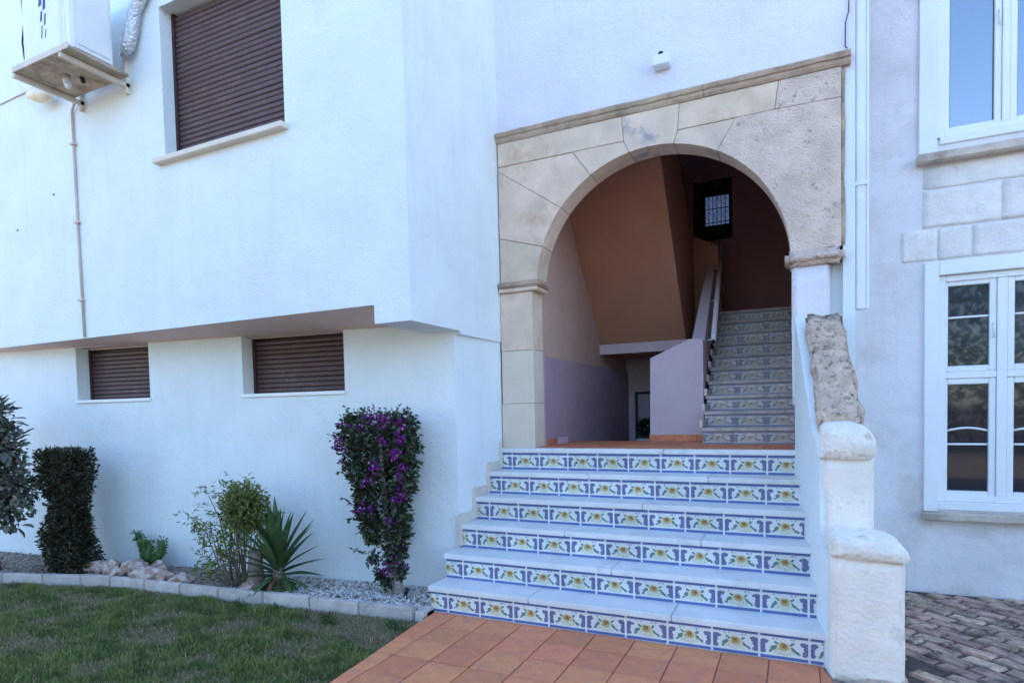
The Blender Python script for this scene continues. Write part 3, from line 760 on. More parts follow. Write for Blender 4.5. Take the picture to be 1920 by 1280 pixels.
def window(parent, x0, x1, z0, z1, rows, gl, casing, sillz, sillm, sashes, y=5.40):
    cx0, cx1, cz0, cz1 = casing
    win = bpy.data.objects.new('window', None); COL.objects.link(win); win.parent = parent; win.empty_display_size = .1
    # flat casing round the opening, slightly proud
    box('casing', cx0, x0-.002, y-.022, y+.05, cz0, cz1, PVC, win, .004)
    box('casing', x1+.002, cx1, y-.022, y+.05, cz0, cz1, PVC, win, .004)
    if cz1 > z1: box('casing', x0-.002, x1+.002, y-.024, y+.05, z1+.002, cz1, PVC, win, .004)
    for (p_, q_) in zip(sashes, sashes[1:]):
        box('mullion', p_[1]+.001, q_[0]-.001, y+.018, y+.082, z0+.045, z1-.045, PVC, win, .004)
    for (p_, q_) in zip(rows[1:], rows[:-1]):
        for sa in sashes: box('transom', sa[0], sa[1], y+.020, y+.080, p_[1]+.001, q_[0]-.001, PVC, win, .004)
    # outer frame
    F = .045
    for q in ((x0, x0+F, z0, z1), (x1-F, x1, z0, z1), (x0+F, x1-F, z0, z0+F), (x0+F, x1-F, z1-F, z1)):
        box('frame', q[0], q[1], y+.012, y+.085, q[2], q[3], PVC, win, .004)
    for (a_, b_) in sashes:
        for (r0, r1, muntins) in rows:
            S = .042
            for q in ((a_, a_+S, r0, r1), (b_-S, b_, r0, r1), (a_+S, b_-S, r0, r0+S), (a_+S, b_-S, r1-S, r1)):
                box('sash', q[0], q[1], y+.028, y+.075, q[2], q[3], PVC, win, .005)
            pn = box('pane', a_+S-.003, b_-S+.003, y+.052, y+.058, r0+S-.003, r1-S+.003, gl, win)
            gb = bmesh.new(); g0, g1, h0, h1, t_ = a_+S, b_-S, r0+S, r1-S, .005
            for q in ((g0, g0+t_, h0, h1), (g1-t_, g1, h0, h1), (g0+t_, g1-t_, h0, h0+t_), (g0+t_, g1-t_, h1-t_, h1)):
                box_into(gb, q[0], q[1], y+.044, y+.0515, q[2], q[3])
            fin('gasket', gb, GASK, win)
            for (mz, bow) in muntins:
                n__ = 8; pts = [(a_+S + (b_-a_-2*S)*i/n__, y+.048, mz + bow*math.sin(PI*i/n__)) for i in range(n__+1)]
                tube('glazing_bar', pts, .0085, PVC, win, 6)
    for zc in [(r0+r1)/2 for r0, r1, _ in rows[:1]]:
        xm = (sashes[0][1]+sashes[1][0])/2
        tube('handle', [(sashes[0][1]-.02, y+.028, zc), (sashes[0][1]-.02, y+.004, zc), (sashes[0][1]-.02, y+.002, zc-.10)], .007, PVC, win, 8)
    return win
window(wing, .92, 2.58, 3.32, 4.93, [(3.345, 4.90, [])], GLASS_SKY, (.805, 2.70, 3.195, 5.02), 0, 0, [(.955, 1.30), (1.345, 1.72), (1.75, 2.12), (2.15, 2.53)])
window(wing, .935, 2.58, .675, 2.325, [(1.625, 2.29, [(2.02, 0)]), (.71, 1.575, [(1.195, .02), (1.095, .0)])], GLASS_DARK, (.845, 2.70, .60, 2.425), 0, 0, [(.955, 1.285), (1.345, 1.72), (1.75, 2.12), (2.15, 2.53)])
for x0_, x1_, za, zb in ((.935, 2.58, 3.262, 3.318), (.935, 2.58, .615, .674)): box('frame_foot', x0_, x1_, 5.385, 5.46, za, zb, PVC, wing, .004)
rough_box('window_sill', .79, 2.75, 5.315, 5.46, 3.130, 3.196, SILLB, wing, .008, 10, .004, 12)
rough_box('window_sill', .832, 2.75, 5.320, 5.46, .540, .600, SILLB, wing, .008, 10, .005, 12, seed=5)
box('curtain', 1.02, 1.10, 5.54, 5.56, 1.66, 2.0, PVC, wing)

# ================================================================== small fittings
dp = thing('drainpipe', 'white square drainpipe in the corner right of the stone archway', 'drainpipe')
box('pipe', .365, .425, 4.86, 4.93, 2.06, 8.0, PIPE, dp, .008, 2)
box('pipe_flange', .427, .445, 4.875, 4.90, 2.06, 8.0, PIPE, dp, .004)
box('clip', .355, .435, 4.853, 4.94, 2.9, 2.93, PIPE, dp, .003)
cb = tag(tube('cable', [(.318, 4.815, 4.9), (.320, 4.815, 4.13), (.318, 4.816, 4.05), (.300, 4.818, 3.99), (.298, 4.818, 3.83), (.31, 4.80, 3.805)], .0035, BLACK), 'thin dark cable running up the white wall above the cornice end', 'cable')
lb = thing('wall_outlet_box', 'small white square outlet box sticking out of the wall above the arch', 'outlet box')
box('body', -.985, -.865, 4.735, 4.832, 3.985, 4.062, PIPE, lb, .006, 2)
tube('hole', [(-.925, 4.742, 4.0645), (-.925, 4.765, 4.0655)], .020, BLACK, lb, 10)

ac = thing('air_conditioner', 'white outdoor air conditioner on brackets high on the left wall', 'air conditioner')
ax0, ax1, ay0, ay1, az0, az1 = -5.72, -5.06, 2.95, 3.27, 4.285, 4.92
box('body', ax0, ax1, ay0, ay1, az0, az1, ACW, ac, .018, 3)
box('side_panel', ax1+.001, ax1+.006, ay0+.04, ay1-.03, az0+.05, az1-.1, ACW, ac, .003)
box('front_panel', ax0+.10, ax1-.14, ay0-.004, ay0+.004, az0+.05, az1-.04, ACW, ac, .003)
box('corner_strip', ax1-.13, ax1-.115, ay0-.005, ay0+.004, az0+.02, az1-.02, ACW, ac, .002)
box('corner_strip', ax1-.09, ax1-.078, ay0-.005, ay0+.004, az0+.02, az1-.02, ACW, ac, .002)
box('base_tray', ax0-.06, ax1+.03, ay0-.05, ay1+.10, az0-.030, az0-.004, ACB, ac, .004)
box('tray_lip', ax0-.065, ax1+.035, ay0-.058, ay0-.048, az0-.035, az0+.01, BRK, ac, .002)
for k, (xa, xb, za, zb) in enumerate(((.27, .33, .52, .60), (.25, .30, .42, .50), (.305, .35, .38, .47), (.265, .30, .30, .38), (.315, .345, .26, .35), (.27, .295, .17, .27), (.32, .342, .16, .23))):
    prism('printed_mark', [(ax0+xa, az0+za), (ax0+xb-.01, az0+za+.006), (ax0+xb, az0+zb), (ax0+xa+.012, az0+zb-.004)], 'y', ay0-.0055, ay0-.0035, LOGO, ac)
for x in (-5.80, -5.16):
    box('bracket', x, x+.035, 2.90, 3.44, az0-.070, az0-.032, BRK, ac, .003)
    box('bracket_plate', x, x+.035, 3.405, 3.442, az0-.12, az0+.30, BRK, ac, .003)
tube('tray_drain', [(-5.45, 3.12, az0-.03), (-5.45, 3.12, az0-.075), (-5.50, 3.16, az0-.085)], .03, FOIL, ac, 8)
tube('tray_drain', [(-5.38, 3.20, az0-.03), (-5.36, 3.20, az0-.07)], .018, BLACK, ac, 8)

ins = tag(tube('insulated_pipe', [(-5.10, 3.37, 4.44), (-5.03, 3.37, 4.50), (-4.99, 3.38, 4.62), (-4.93, 3.38, 4.78), (-4.80, 3.39, 4.93), (-4.6, 3.39, 5.08), (-4.3, 3.39, 5.2)], [.03, .055, .058, .05, .052, .05, .05], FOIL, None, 12), 'crinkled silver insulated pipe curving up beside the air conditioner', 'pipe')
tag(tube('cable', [(-5.70, 3.0, 4.38), (-5.78, 2.99, 4.40), (-5.80, 2.99, 4.55), (-5.76, 2.99, 4.70), (-5.80, 3.0, 4.9), (-5.74, 3.05, 5.1)], .007, BLACK), 'loose dark cable looping beside the left side of the air conditioner', 'cable')
cp = thing('condensate_pipe', 'thin beige pipe dropping from the air conditioner to the overhang edge', 'pipe')
tube('pipe', [(-5.83, 3.40, 4.26), (-5.93, 3.425, 4.20), (-5.935, 3.428, 3.2), (-5.915, 3.428, 2.175)], .011, BEIGEP, cp, 10)
for z in (3.9, 3.2, 2.5): box('clip', -5.957, -5.895, 3.405, 3.443, z, z+.018, BEIGEP, cp, .002)
wl = thing('wall_lamp', 'yellowed oval wall lamp below the air conditioner', 'lamp')
bm = bmesh.new(); bmesh.ops.create_uvsphere(bm, u_segments=20, v_segments=12, radius=1)
bmesh.ops.transform(bm, matrix=Matrix.Translation((-6.24, 3.34, 4.375)) @ Matrix.Rotation(math.radians(14), 4, 'Y') @ Matrix.Diagonal((.17, .075, .062, 1)), verts=bm.verts)
fin('lamp_head', bm, YELL, wl, True)
tube('arm', [(-6.60, 3.44, 4.53), (-6.58, 3.36, 4.53), (-6.48, 3.34, 4.48), (-6.36, 3.34, 4.425)], .014, YELL, wl, 8)
box('wall_plate', -6.64, -6.54, 3.425, 3.442, 4.49, 4.57, YELL, wl, .004)
tag(tube('cable', [(-6.62, 3.432, 4.54), (-6.8, 3.432, 4.54), (-7.4, 3.432, 4.52), (-8.5, 3.432, 4.55)], .006, BEIGEP), 'thin pale cable running left from the yellowed wall lamp', 'cable')
for x, z, y in ((-6.294, 3.526, AY), (-7.035, 3.286, AY)):
    pass
for lab, (x, z) in (('dark screw hole halfway up the left wall beside the thin pipe', (-6.294, 3.526)), ('dark screw hole near the left edge of the upper wall', (-6.92, 3.286))):
    tag(tube('wall_plug', [(x, AY-.004, z), (x, AY+.01, z)], .010, BLACK, None, 8), lab, 'wall plug', 'wall plugs in the left wall')

# ================================================================== planting bed
# rocks
rocks = [(-5.83, 3.42, .13, .07, 'pale flat rock at the foot of the dark column shrub'), (-5.62, 3.40, .10, .09, 'reddish upright rock second from the dark column shrub'),
 (-5.50, 3.36, .075, .05, 'small reddish rock tucked low in front of the rock row'), (-5.36, 3.44, .12, .10, 'tall greyish rock in the middle of the rock row'),
 (-5.12, 3.39, .16, .085, 'largest white and pink boulder in front of the spiky cactus'), (-4.93, 3.42, .09, .06, 'grey rock just right of the largest boulder'),
 (-4.76, 3.44, .10, .05, 'flat pale rock at the right end of the rock row'),
 (-5.22, 3.56, .08, .08, 'brown rock behind the largest boulder'), (-6.02, 3.30, .08, .04, 'small dusty rock left of the pale flat rock'), (-3.98, 3.46, .07, .05, 'round stone beside the yucca stump')]
for k, (x, y, r, hgt, lab) in enumerate(rocks):
    bm = bmesh.new(); bmesh.ops.create_icosphere(bm, subdivisions=2, radius=1)
    for v in bm.verts:
        c = v.co*1.35 + Vector((k*5.3, 0, 0)); s = 1 + .48*noise.noise(c) + .24*noise.noise(c*2.3) + .05*noise.noise(c*6)
        cell = noise.cell(c*1.6)
        v.co = Vector((v.co.x*r*s, v.co.y*r*.75*s, v.co.z*hgt*s*(1+.06*cell)))
    o = fin('rock', bm, ROCK); o.location = (x, y, .012+hgt*.55); o.rotation_euler = (0, random.uniform(-.2, .2), random.uniform(-1, 1))
    tag(o, lab, 'rock', 'rocks in the planting bed')

# gravel
n = 8000
gx = rng.uniform(-8.2, -2.38, n); gx[:5200] = rng.uniform(-4.25, -2.38, 5200)
gy0 = np.interp(gx, KX, KY)+.055; gy1 = 4.10+(gx+2.40)*(.53/5.45)
gy = gy0 + (gy1-gy0)*rng.uniform(0, 1, n)
gs = rng.uniform(.006, .015, n)
octv = np.array([(1, 0, 0), (-1, 0, 0), (0, 1, 0), (0, -1, 0), (0, 0, .7), (0, 0, -.7)], float)
octf = np.array([(0, 2, 4), (2, 1, 4), (1, 3, 4), (3, 0, 4), (2, 0, 5), (1, 2, 5), (3, 1, 5), (0, 3, 5)])
th = rng.uniform(0, 2*PI, n); jit = 1 + rng.uniform(-.35, .35, (n, 6, 3))
vv = octv[None]*jit*gs[:, None, None]
vx = vv[..., 0]*np.cos(th)[:, None]-vv[..., 1]*np.sin(th)[:, None]; vy = vv[..., 0]*np.sin(th)[:, None]+vv[..., 1]*np.cos(th)[:, None]
vv = np.stack([vx+gx[:, None], vy+gy[:, None], vv[..., 2]+.013+gs[:, None]*.4*rng.uniform(0, 1.6, (n, 1))], -1).reshape(-1, 3)
gc = np.where(gx[:, None] > -4.2, np.array([.66, .61, .57]), np.array([.40, .34, .30]))*rng.uniform(.5, 1.25, (n, 1)); gc = np.where(rng.uniform(size=(n, 1)) < .15, gc*np.array([.7, .5, .4]), gc)
GRAV = leaf_mat('gravel_stone', .85, 0, .2)
tag(mesh_np('gravel', vv, (octf[None]+6*np.arange(n)[:, None, None]).reshape(-1, 3), np.repeat(np.clip(gc, 0, .85), 6, 0), GRAV), kind='stuff')

# fallen leaves and litter on the bed
n = 260
lx = rng.uniform(-6.9, -2.5, n); ly = np.interp(lx, KX, KY)+.08+rng.uniform(0, .35, n)
o = leaves('leaf_litter', np.stack([lx, ly, np.full(n, .03)], 1), np.stack([rng.normal(size=n), rng.normal(size=n), rng.normal(size=n)*.15], 1), rng.uniform(.02, .05, n), rng.uniform(.008, .02, n), vary((.13, .085, .05), n, .5), LEAF, None)

def volume_shrub(prof, n, cx, cy, dfac, shell=.55, lumpy=.10):
    """sample points inside a clipped shrub; prof = [(z, x_left, x_right)] relative to cx; depth = dfac*width"""
    z = np.array([p[0] for p in prof]); xl = np.array([p[1] for p in prof]); xr = np.array([p[2] for p in prof])
    zz = rng.uniform(z[0], z[-1], n*3)
    wl_, wr_ = np.interp(zz, z, xl), np.interp(zz, z, xr)
    wid = wr_-wl_; keep = rng.uniform(0, 1, n*3) < wid/wid.max(); zz, wl_, wr_ = zz[keep][:n], wl_[keep][:n], wr_[keep][:n]
    m_ = len(zz); an = rng.uniform(0, 2*PI, m_); rr = np.sqrt(rng.uniform(shell**2, 1, m_))
    ca_, sa_ = np.cos(an), np.sin(an); sq = 1/np.maximum(np.abs(ca_)**4+np.abs(sa_)**4, .3)**.25
    lump = 1 + lumpy*np.array([noise.noise((float(a1)*1.3, float(z1)*5, cx)) for a1, z1 in zip(np.cos(an)*2, zz)])
    hx, hm = (wr_-wl_)/2*lump, (wr_+wl_)/2
    x = cx + hm + hx*rr*ca_*sq; y = cy + hx*dfac*rr*sa_*sq
    nrm = np.stack([ca_, sa_, np.full(m_, .35)], 1)
    return np.stack([x, y, zz], 1), nrm

# dark clipped column shrub
col_s = thing('column_shrub', 'dark clipped column shaped shrub with a notch in its left side', 'shrub')
prof = [(.03, -.20, .25), (.10, -.25, .27), (.25, -.27, .23), (.38, -.27, .20), (.48, -.24, .20), (.58, -.16, .20), (.68, -.15, .20), (.78, -.24, .22), (.95, -.28, .24), (1.08, -.27, .24), (1.12, -.25, .23)]
P_, N_ = volume_shrub(prof, 15000, -6.12, 3.33, .62, .35, .26)
leaves('foliage', P_, N_ + rng.normal(size=P_.shape)*.8, rng.uniform(.026, .046, len(P_)), rng.uniform(.013, .022, len(P_)), vary((.044, .042, .022), len(P_), .55), LEAF, col_s)
n = 700; P2 = np.stack([rng.uniform(-6.37, -5.90, n), 3.33+rng.uniform(-.15, .15, n), 1.10+rng.uniform(-.02, .05, n)], 1)
leaves('foliage', P2, np.array([0, 0, 1.])+rng.normal(size=P2.shape)*.7, .035, .014, vary((.035, .042, .018), n, .5), LEAF, col_s)
for q in ((-6.16, -.03), (-6.08, .04)):
    tube('stem', [(q[0], 3.33+q[1], 0), (q[0]+.01, 3.33+q[1], .4), (q[0]-.02, 3.33, 1.0)], [.03, .025, .012], BARK, col_s)
bm = bmesh.new()
for k in range(14):
    x, y = -6.36+k*.034, 3.33+random.uniform(-.12, .12)
    tube_into(bm, [(x, y, 1.08), (x+random.uniform(-.02, .02), y, 1.15+random.uniform(0, .05))], .003, 4)
o = fin('twig', bm, BARK, col_s); o['kind'] = 'stuff'

# shrub with broad leathery leaves at the left edge
lt = thing('broad_leaf_shrub', 'tall grey green shrub with broad leathery leaves at the left edge', 'shrub')
bm = bmesh.new()
vs = [bm.verts.new(p) for p in ((0, 0, 0), (.016, .018, .006), (.02, .045, .008), (.010, .068, .002), (0, .076, -.006), (-.010, .068, .002), (-.02, .045, .008), (-.016, .018, .006), (0, .03, -.002), (0, .055, -.002))]
for q in ((0, 1, 8), (1, 2, 9, 8), (2, 3, 9), (3, 4, 9), (4, 5, 9), (5, 6, 9), (6, 7, 8, 9), (7, 0, 8)): bm.faces.new([vs[i] for i in q])
BLM = mat('leathery_leaf', (.13, .14, .105), .45, .25, 20, spec=.5, objvar=.45)
l0 = fin('leaf', bm, BLM, lt, True); first = True
lobes = [(-6.83, 3.02, 1.45, .26, 80), (-6.66, 3.03, 1.20, .24, 75), (-6.74, 3.05, .90, .26, 75), (-6.47, 3.10, .80, .13, 34), (-6.72, 3.08, .60, .22, 50)]
for cx_, cy_, cz_, R_, m_ in lobes:
    tube('branch', [(-6.9, 3.08, .25), (-6.88, 3.06, .25+(cz_-.25)*.6), (cx_, cy_, cz_)], [.022, .016, .006], BARK, lt, 6)
    for _ in range(m_):
        d = Vector((random.gauss(0, 1), random.gauss(0, 1), random.gauss(0, 1))).normalized()
        p = Vector((cx_, cy_, cz_)) + d*R_*random.uniform(.45, 1.0)
        o = l0 if first else dup(l0, lt); first = False
        dd = (d + Vector((random.gauss(0, .5), random.gauss(0, .5), random.gauss(0, .5)+.2))).normalized()
        o.location = p; o.rotation_euler = dd.to_track_quat('Y', 'Z').to_euler(); s = random.uniform(1.0, 1.7); o.scale = (s, s, s)
tube('trunk', [(-6.9, 3.10, -.02), (-6.91, 3.09, .15), (-6.9, 3.08, .3)], [.05, .04, .028], BARK, lt, 8)
# extra small leaves that fill the crown
n = 3600; c_ = np.array([l[:3] for l in lobes])[rng.choice(5, n, p=[.27, .25, .22, .10, .16])]; d = unit(rng.normal(size=(n, 3)))
leaves('foliage', c_ + d*rng.uniform(.03, .23, (n, 1)), d + rng.normal(size=(n, 3))*.6, rng.uniform(.045, .075, n), rng.uniform(.024, .042, n), vary((.11, .115, .085), n, .8), LEAFG, lt)

# small spiky cactus behind the rocks
ct = thing('spiky_cactus', 'small bright green spiky cactus with a curved right arm behind the rocks', 'cactus')
CACT = mat('cactus_skin', (.06, .125, .035), .6, .2, 14)
stems = [[(-5.53, 3.66, 0), (-5.54, 3.66, .12), (-5.60, 3.66, .24), (-5.66, 3.66, .34)], [(-5.53, 3.66, .02), (-5.53, 3.65, .15), (-5.52, 3.64, .29)], [(-5.51, 3.66, .05), (-5.48, 3.65, .12), (-5.46, 3.65, .26)], [(-5.47, 3.66, .08), (-5.39, 3.66, .115), (-5.31, 3.65, .18), (-5.275, 3.65, .30)]]
sp_p, sp_d = [], []
for st in stems:
    tube('stem', st, [.032, .036, .034, .020][:len(st)] if len(st) == 4 else [.034, .036, .02], CACT, ct, 8)
    for a_, b_ in zip(st, st[1:]):
        A_, B_ = Vector(a_), Vector(b_)
        for _ in range(75):
            f_ = random.random(); d = Vector((random.gauss(0, 1), random.gauss(0, 1), random.gauss(0, .4)+.45)).normalized()
            sp_p.append(A_.lerp(B_, f_) + d*.025); sp_d.append(d)
n = len(sp_p); leaves('spine_leaf', np.array(sp_p), np.array(sp_d), rng.uniform(.025, .05, n), rng.uniform(.010, .016, n), vary((.075, .145, .04), n, .4), LEAF, ct)

# airy nandina-like shrub
na = thing('airy_shrub', 'airy light green shrub with thin stems left of the yucca', 'shrub')
lp, ld, lc = [], [], []
for k in range(26):
    x, y = -4.14 + random.gauss(0, .05), 3.52 + random.gauss(0, .03)
    side = random.choice((-1, -1, 1, 1, 1, 0, 0))
    top = Vector((x + side*random.uniform(.05, .30) + random.gauss(0, .05), y + random.gauss(0, .08), random.uniform(.52, .92)))
    if k < 10: top = Vector((x - random.uniform(.25, .48), y + random.gauss(0, .05), random.choice((random.uniform(.1, .35), random.uniform(.5, .75)))))
    mid = Vector((x, y, 0)).lerp(top, .55) + Vector((-.2*(top.x-x)*.5, 0, .12))
    tube('stem', [(x, y, 0), mid, top], [.0065, .0045, .002], BARK, na, 5)
    for _ in range(17 if k < 10 else 24):
        f_ = random.uniform(.35, 1.05); p = (mid.lerp(top, min(1, (f_-.5)*2)) if f_ > .5 else Vector((x, y, 0)).lerp(mid, f_*2))
        d = Vector((random.gauss(0, 1), random.gauss(0, 1), random.gauss(0, .6))).normalized(); tip = p + d*random.uniform(.06, .13)
        for j in range(5):
            q = p.lerp(tip, .3+.7*j/4); e_ = (d + Vector((random.gauss(0, .8), random.gauss(0, .8), random.gauss(-.2, .5)))).normalized()
            lp.append(q); ld.append(e_); lc.append(f_)
n = len(lp); cols = vary((.16, .20, .045), n, .45); cols[rng.uniform(size=n) < .12] = (.16, .15, .05)
leaves('foliage', np.array(lp), np.array(ld), rng.uniform(.028, .052, n), rng.uniform(.010, .017, n), cols, LEAF, na)
n = 3400; d = unit(rng.normal(size=(n, 3))); 
leaves('foliage', np.array([-4.08, 3.54, .68]) + d*rng.uniform(.2, 1, (n, 1))*np.array([.24, .14, .21]), d+rng.normal(size=(n, 3))*.7, rng.uniform(.028, .05, n), rng.uniform(.010, .017, n), vary((.15, .175, .045), n, .6), LEAF, na)

# yucca with stump
yu = thing('yucca', 'dark green yucca with sword shaped leaves growing beside a cut stump', 'yucca')
def blade(L, W, bend):
    bm = bmesh.new(); rows = []
    for i in range(7):
        t_ = i/6; w_ = W*(.55+.9*t_ if t_ < .35 else max(.0, 1.0*(1-((t_-.35)/.65)**1.6)))*.5
        y_ = L*t_; z_ = -bend*L*t_*t_
        rows.append([bm.verts.new((-w_, y_, z_+w_*.45)), bm.verts.new((0, y_, z_)), bm.verts.new((w_, y_, z_+w_*.45))])
    for a_, b_ in zip(rows, rows[1:]):
        bm.faces.new((a_[0], a_[1], b_[1], b_[0])); bm.faces.new((a_[1], a_[2], b_[2], b_[1]))
    return bm
YUM = mat('yucca_leaf', (.06, .11, .038), .42, .25, 12, spec=.45, objvar=.35)
protos = [fin('leaf', blade(.52, .078, .04), YUM, yu, True, False), fin('leaf', blade(.45, .074, .14), YUM, yu, True, False), fin('leaf', blade(.38, .068, .32), YUM, yu, True, False)]
yc = Vector((-3.80, 3.60, .22)); used = [False]*3; ga = 2.39996
for k in range(58):
    t_ = k/57; el = math.radians(86 - 108*t_**1.15); az = k*ga + random.uniform(-.15, .15)
    pi_ = 0 if t_ < .42 else 1 if t_ < .75 else 2
    o = protos[pi_] if not used[pi_] else dup(protos[pi_], yu); used[pi_] = True
    d = Vector((math.cos(el)*math.cos(az), math.cos(el)*math.sin(az), math.sin(el)))
    if d.y > 0: d.y *= .55; d.normalize()
    o.location = yc + Vector((0, 0, -.13*t_)) + d*.02; o.rotation_euler = d.to_track_quat('Y', 'Z').to_euler(); s = random.uniform(.80, 1.06)*(1 if t_ < .5 else .9); o.scale = (s, s, s)
tube('trunk', [(-3.80, 3.60, -.02), (-3.80, 3.60, .12), (-3.80, 3.60, .24)], [.06, .05, .04], BARK, yu, 10)
DRY = mat('dry_yucca_leaf', (.23, .15, .09), .8, .25, 10, objvar=.3)
dl = fin('dead_leaf', blade(.22, .03, .8), DRY, yu, True, False)
for k in range(14):
    o = dl if k == 0 else dup(dl, yu); az = random.uniform(-3.0, .3); d = Vector((math.cos(az), math.sin(az)*.8, -.35)).normalized()
    o.location = Vector((-3.79, 3.59, .12)) + d*.03; o.rotation_euler = d.to_track_quat('Y', 'Z').to_euler()
st = tag(tube('tree_stump', [(-4.00, 3.53, -.02), (-3.995, 3.535, .04), (-3.985, 3.54, .12), (-3.985, 3.54, .24), (-3.98, 3.545, .325), (-3.98, 3.545, .335)], [.105, .078, .062, .055, .058, .045], BARK, None, 14), 'short grey brown cut tree stump between the airy shrub and the yucca', 'stump')

# bougainvillea
bo = thing('bougainvillea', 'clipped bougainvillea with purple flowers trained against the wall beside the stairs', 'bougainvillea')
BX, BY = -2.93, 3.84
prof = [(.40, -.10, .17), (.46, -.17, .19), (.54, -.20, .20), (.64, -.215, .22), (.74, -.22, .23), (.86, -.235, .24), (.96, -.27, .26), (1.08, -.32, .28), (1.20, -.345, .29), (1.32, -.345, .29), (1.37, -.31, .28), (1.40, -.20, .26)]
P_, N_ = volume_shrub(prof, 5600, BX, BY, .52, .5, .2)
P_ += rng.normal(size=P_.shape)*.012
leaves('foliage', P_, N_ + rng.normal(size=P_.shape)*.75, rng.uniform(.034, .056, len(P_)), rng.uniform(.022, .036, len(P_)), vary((.048, .060, .030), len(P_), .55), LEAFG, bo)
lows = [(-2.82, 3.80, .33, .09, 170), (-2.74, 3.80, .20, .06, 110), (-2.99, 3.78, .30, .06, 60), (-2.93, 3.77, .17, .055, 80), (-2.87, 3.77, .12, .05, 60), (-2.75, 3.81, .36, .06, 90)]
P2 = np.concatenate([np.array(l[:3]) + unit(rng.normal(size=(l[4], 3)))*rng.uniform(.2, 1, (l[4], 1))*l[3]*np.array([1, .8, 1.25]) for l in lows])
leaves('foliage', P2, rng.normal(size=P2.shape), rng.uniform(.034, .052, len(P2)), rng.uniform(.022, .034, len(P2)), vary((.036, .055, .025), len(P2), .5), LEAFG, bo)
# bracts in clusters on the outside of the crown
cl = []
def addc(dx, z, r_, n__): cl.append((BX+dx, z, r_, n__))
for q in ((-.27, 1.19, .06, 34), (.07, 1.02, .055, 42), (-.02, .90, .045, 26), (.27, 1.22, .05, 34), (.24, 1.12, .05, 30), (.05, 1.385, .08, 44), (.16, 1.36, .05, 22), (.27, 1.34, .04, 18), (.26, 1.00, .04, 18), (.22, .78, .05, 28), (.24, .86, .035, 14), (-.09, .69, .04, 22), (-.01, .68, .04, 20), (.15, .60, .035, 14), (.24, .94, .03, 12), (-.30, 1.05, .025, 8), (.13, .30, .055, 36), (.05, .22, .06, 44), (.16, .38, .045, 24), (.20, .24, .045, 20), (-.05, 1.32, .03, 8), (-.20, 1.33, .03, 8), (.14, 1.22, .03, 10)): addc(*q)
fp, fd = [], []
for x, z, r_, n__ in cl:
    hw = np.interp(z, [p[0] for p in prof], [(p[2]-p[1])/2 for p in prof]); hm_ = np.interp(z, [p[0] for p in prof], [(p[2]+p[1])/2 for p in prof])
    if z < .45: hw = .10
    off = min(.98, abs(x-BX-hm_)/max(hw, .01)); yy = BY - hw*.52*(1-off**4)**.25*.98 - .012
    for _ in range(int(n__*1.15)):
        fp.append((x+random.gauss(0, r_*.55), yy+random.gauss(0, .018), z+random.gauss(0, r_*.5))); fd.append((random.gauss(0, .8), random.gauss(-.5, .6), random.gauss(.1, .8)))
n = len(fp); fcol = vary((.24, .025, .25), n, .4); k_ = rng.uniform(size=n) < .12; fcol[k_] = vary((.55, .30, .60), int(k_.sum()), .2)
leaves('flower', np.array(fp), np.array(fd), rng.uniform(.022, .036, n), rng.uniform(.018, .028, n), fcol, PETAL, bo, .35)
for q in ([(-2.85, 3.84, -.02), (-2.86, 3.84, .15), (-2.90, 3.85, .40), (-2.93, 3.86, .8), (-2.95, 3.86, 1.2)], [(-2.82, 3.84, -.02), (-2.79, 3.84, .2), (-2.80, 3.85, .5), (-2.86, 3.86, .9)]):
    tube('trunk', q, [.040, .032, .026, .02, .01][:len(q)], BARKW, bo, 9)
bm = bmesh.new()
for k in range(16):
    x, z = BX+random.uniform(-.33, .28), random.uniform(1.34, 1.39)
    tube_into(bm, [(x, BY, z), (x+random.uniform(-.03, .03), BY+random.uniform(-.03, .03), z+random.uniform(.03, .09))], .0025, 4)
o = fin('twig', bm, BARK, bo); o['kind'] = 'stuff'
n = 60; leaves('foliage', np.stack([BX+rng.uniform(-.33, .28, n), BY+rng.uniform(-.1, .1, n), 1.39+rng.uniform(0, .06, n)], 1), np.array([0, 0, .6])+rng.normal(size=(n, 3))*.7, .03, .018, vary((.04, .06, .028), n, .4), LEAFG, bo)

sp_, sd_ = [], []
bm = bmesh.new()
for x, z, dx, dz in ((-.20, 1.38, -.05, .10), (-.10, 1.39, .02, .08), (.20, 1.37, .06, .09), (-.34, 1.22, -.06, .03), (-.25, .92, -.08, .05), (-.21, .70, -.09, .06), (-.19, .62, -.07, -.04), (.25, .84, .06, .05), (.21, .60, .07, .06), (-.10, .33, -.12, .03), (.19, .42, .05, .08)):
    A_ = Vector((BX+x, BY-.08, z)); B_ = A_ + Vector((dx, -.03, dz)); tube_into(bm, [A_, (A_+B_)/2+Vector((0, 0, .008)), B_], [.0028, .002, .001], 4)
    for _ in range(11):
        f_ = random.uniform(.1, 1.05); sp_.append(A_.lerp(B_, f_)); sd_.append((random.gauss(dx*6, .8), random.gauss(-.2, .8), random.gauss(.2, .7)))
o = fin('shoot', bm, BARK, bo); o['kind'] = 'stuff'
n = len(sp_); leaves('foliage', np.array(sp_), np.array(sd_), rng.uniform(.022, .045, n), rng.uniform(.015, .028, n), vary((.065, .095, .035), n, .5), LEAFG, bo)

sk = thing('garden_spotlight', 'small black garden spotlight on a spike at the right end of the bed', 'spotlight')
tube('spike', [(-2.655, 3.74, 0), (-2.66, 3.74, .06)], .006, BLACK, sk, 6)
tube('head', [(-2.675, 3.745, .055), (-2.645, 3.725, .10)], [.014, .019], BLACK, sk, 10)

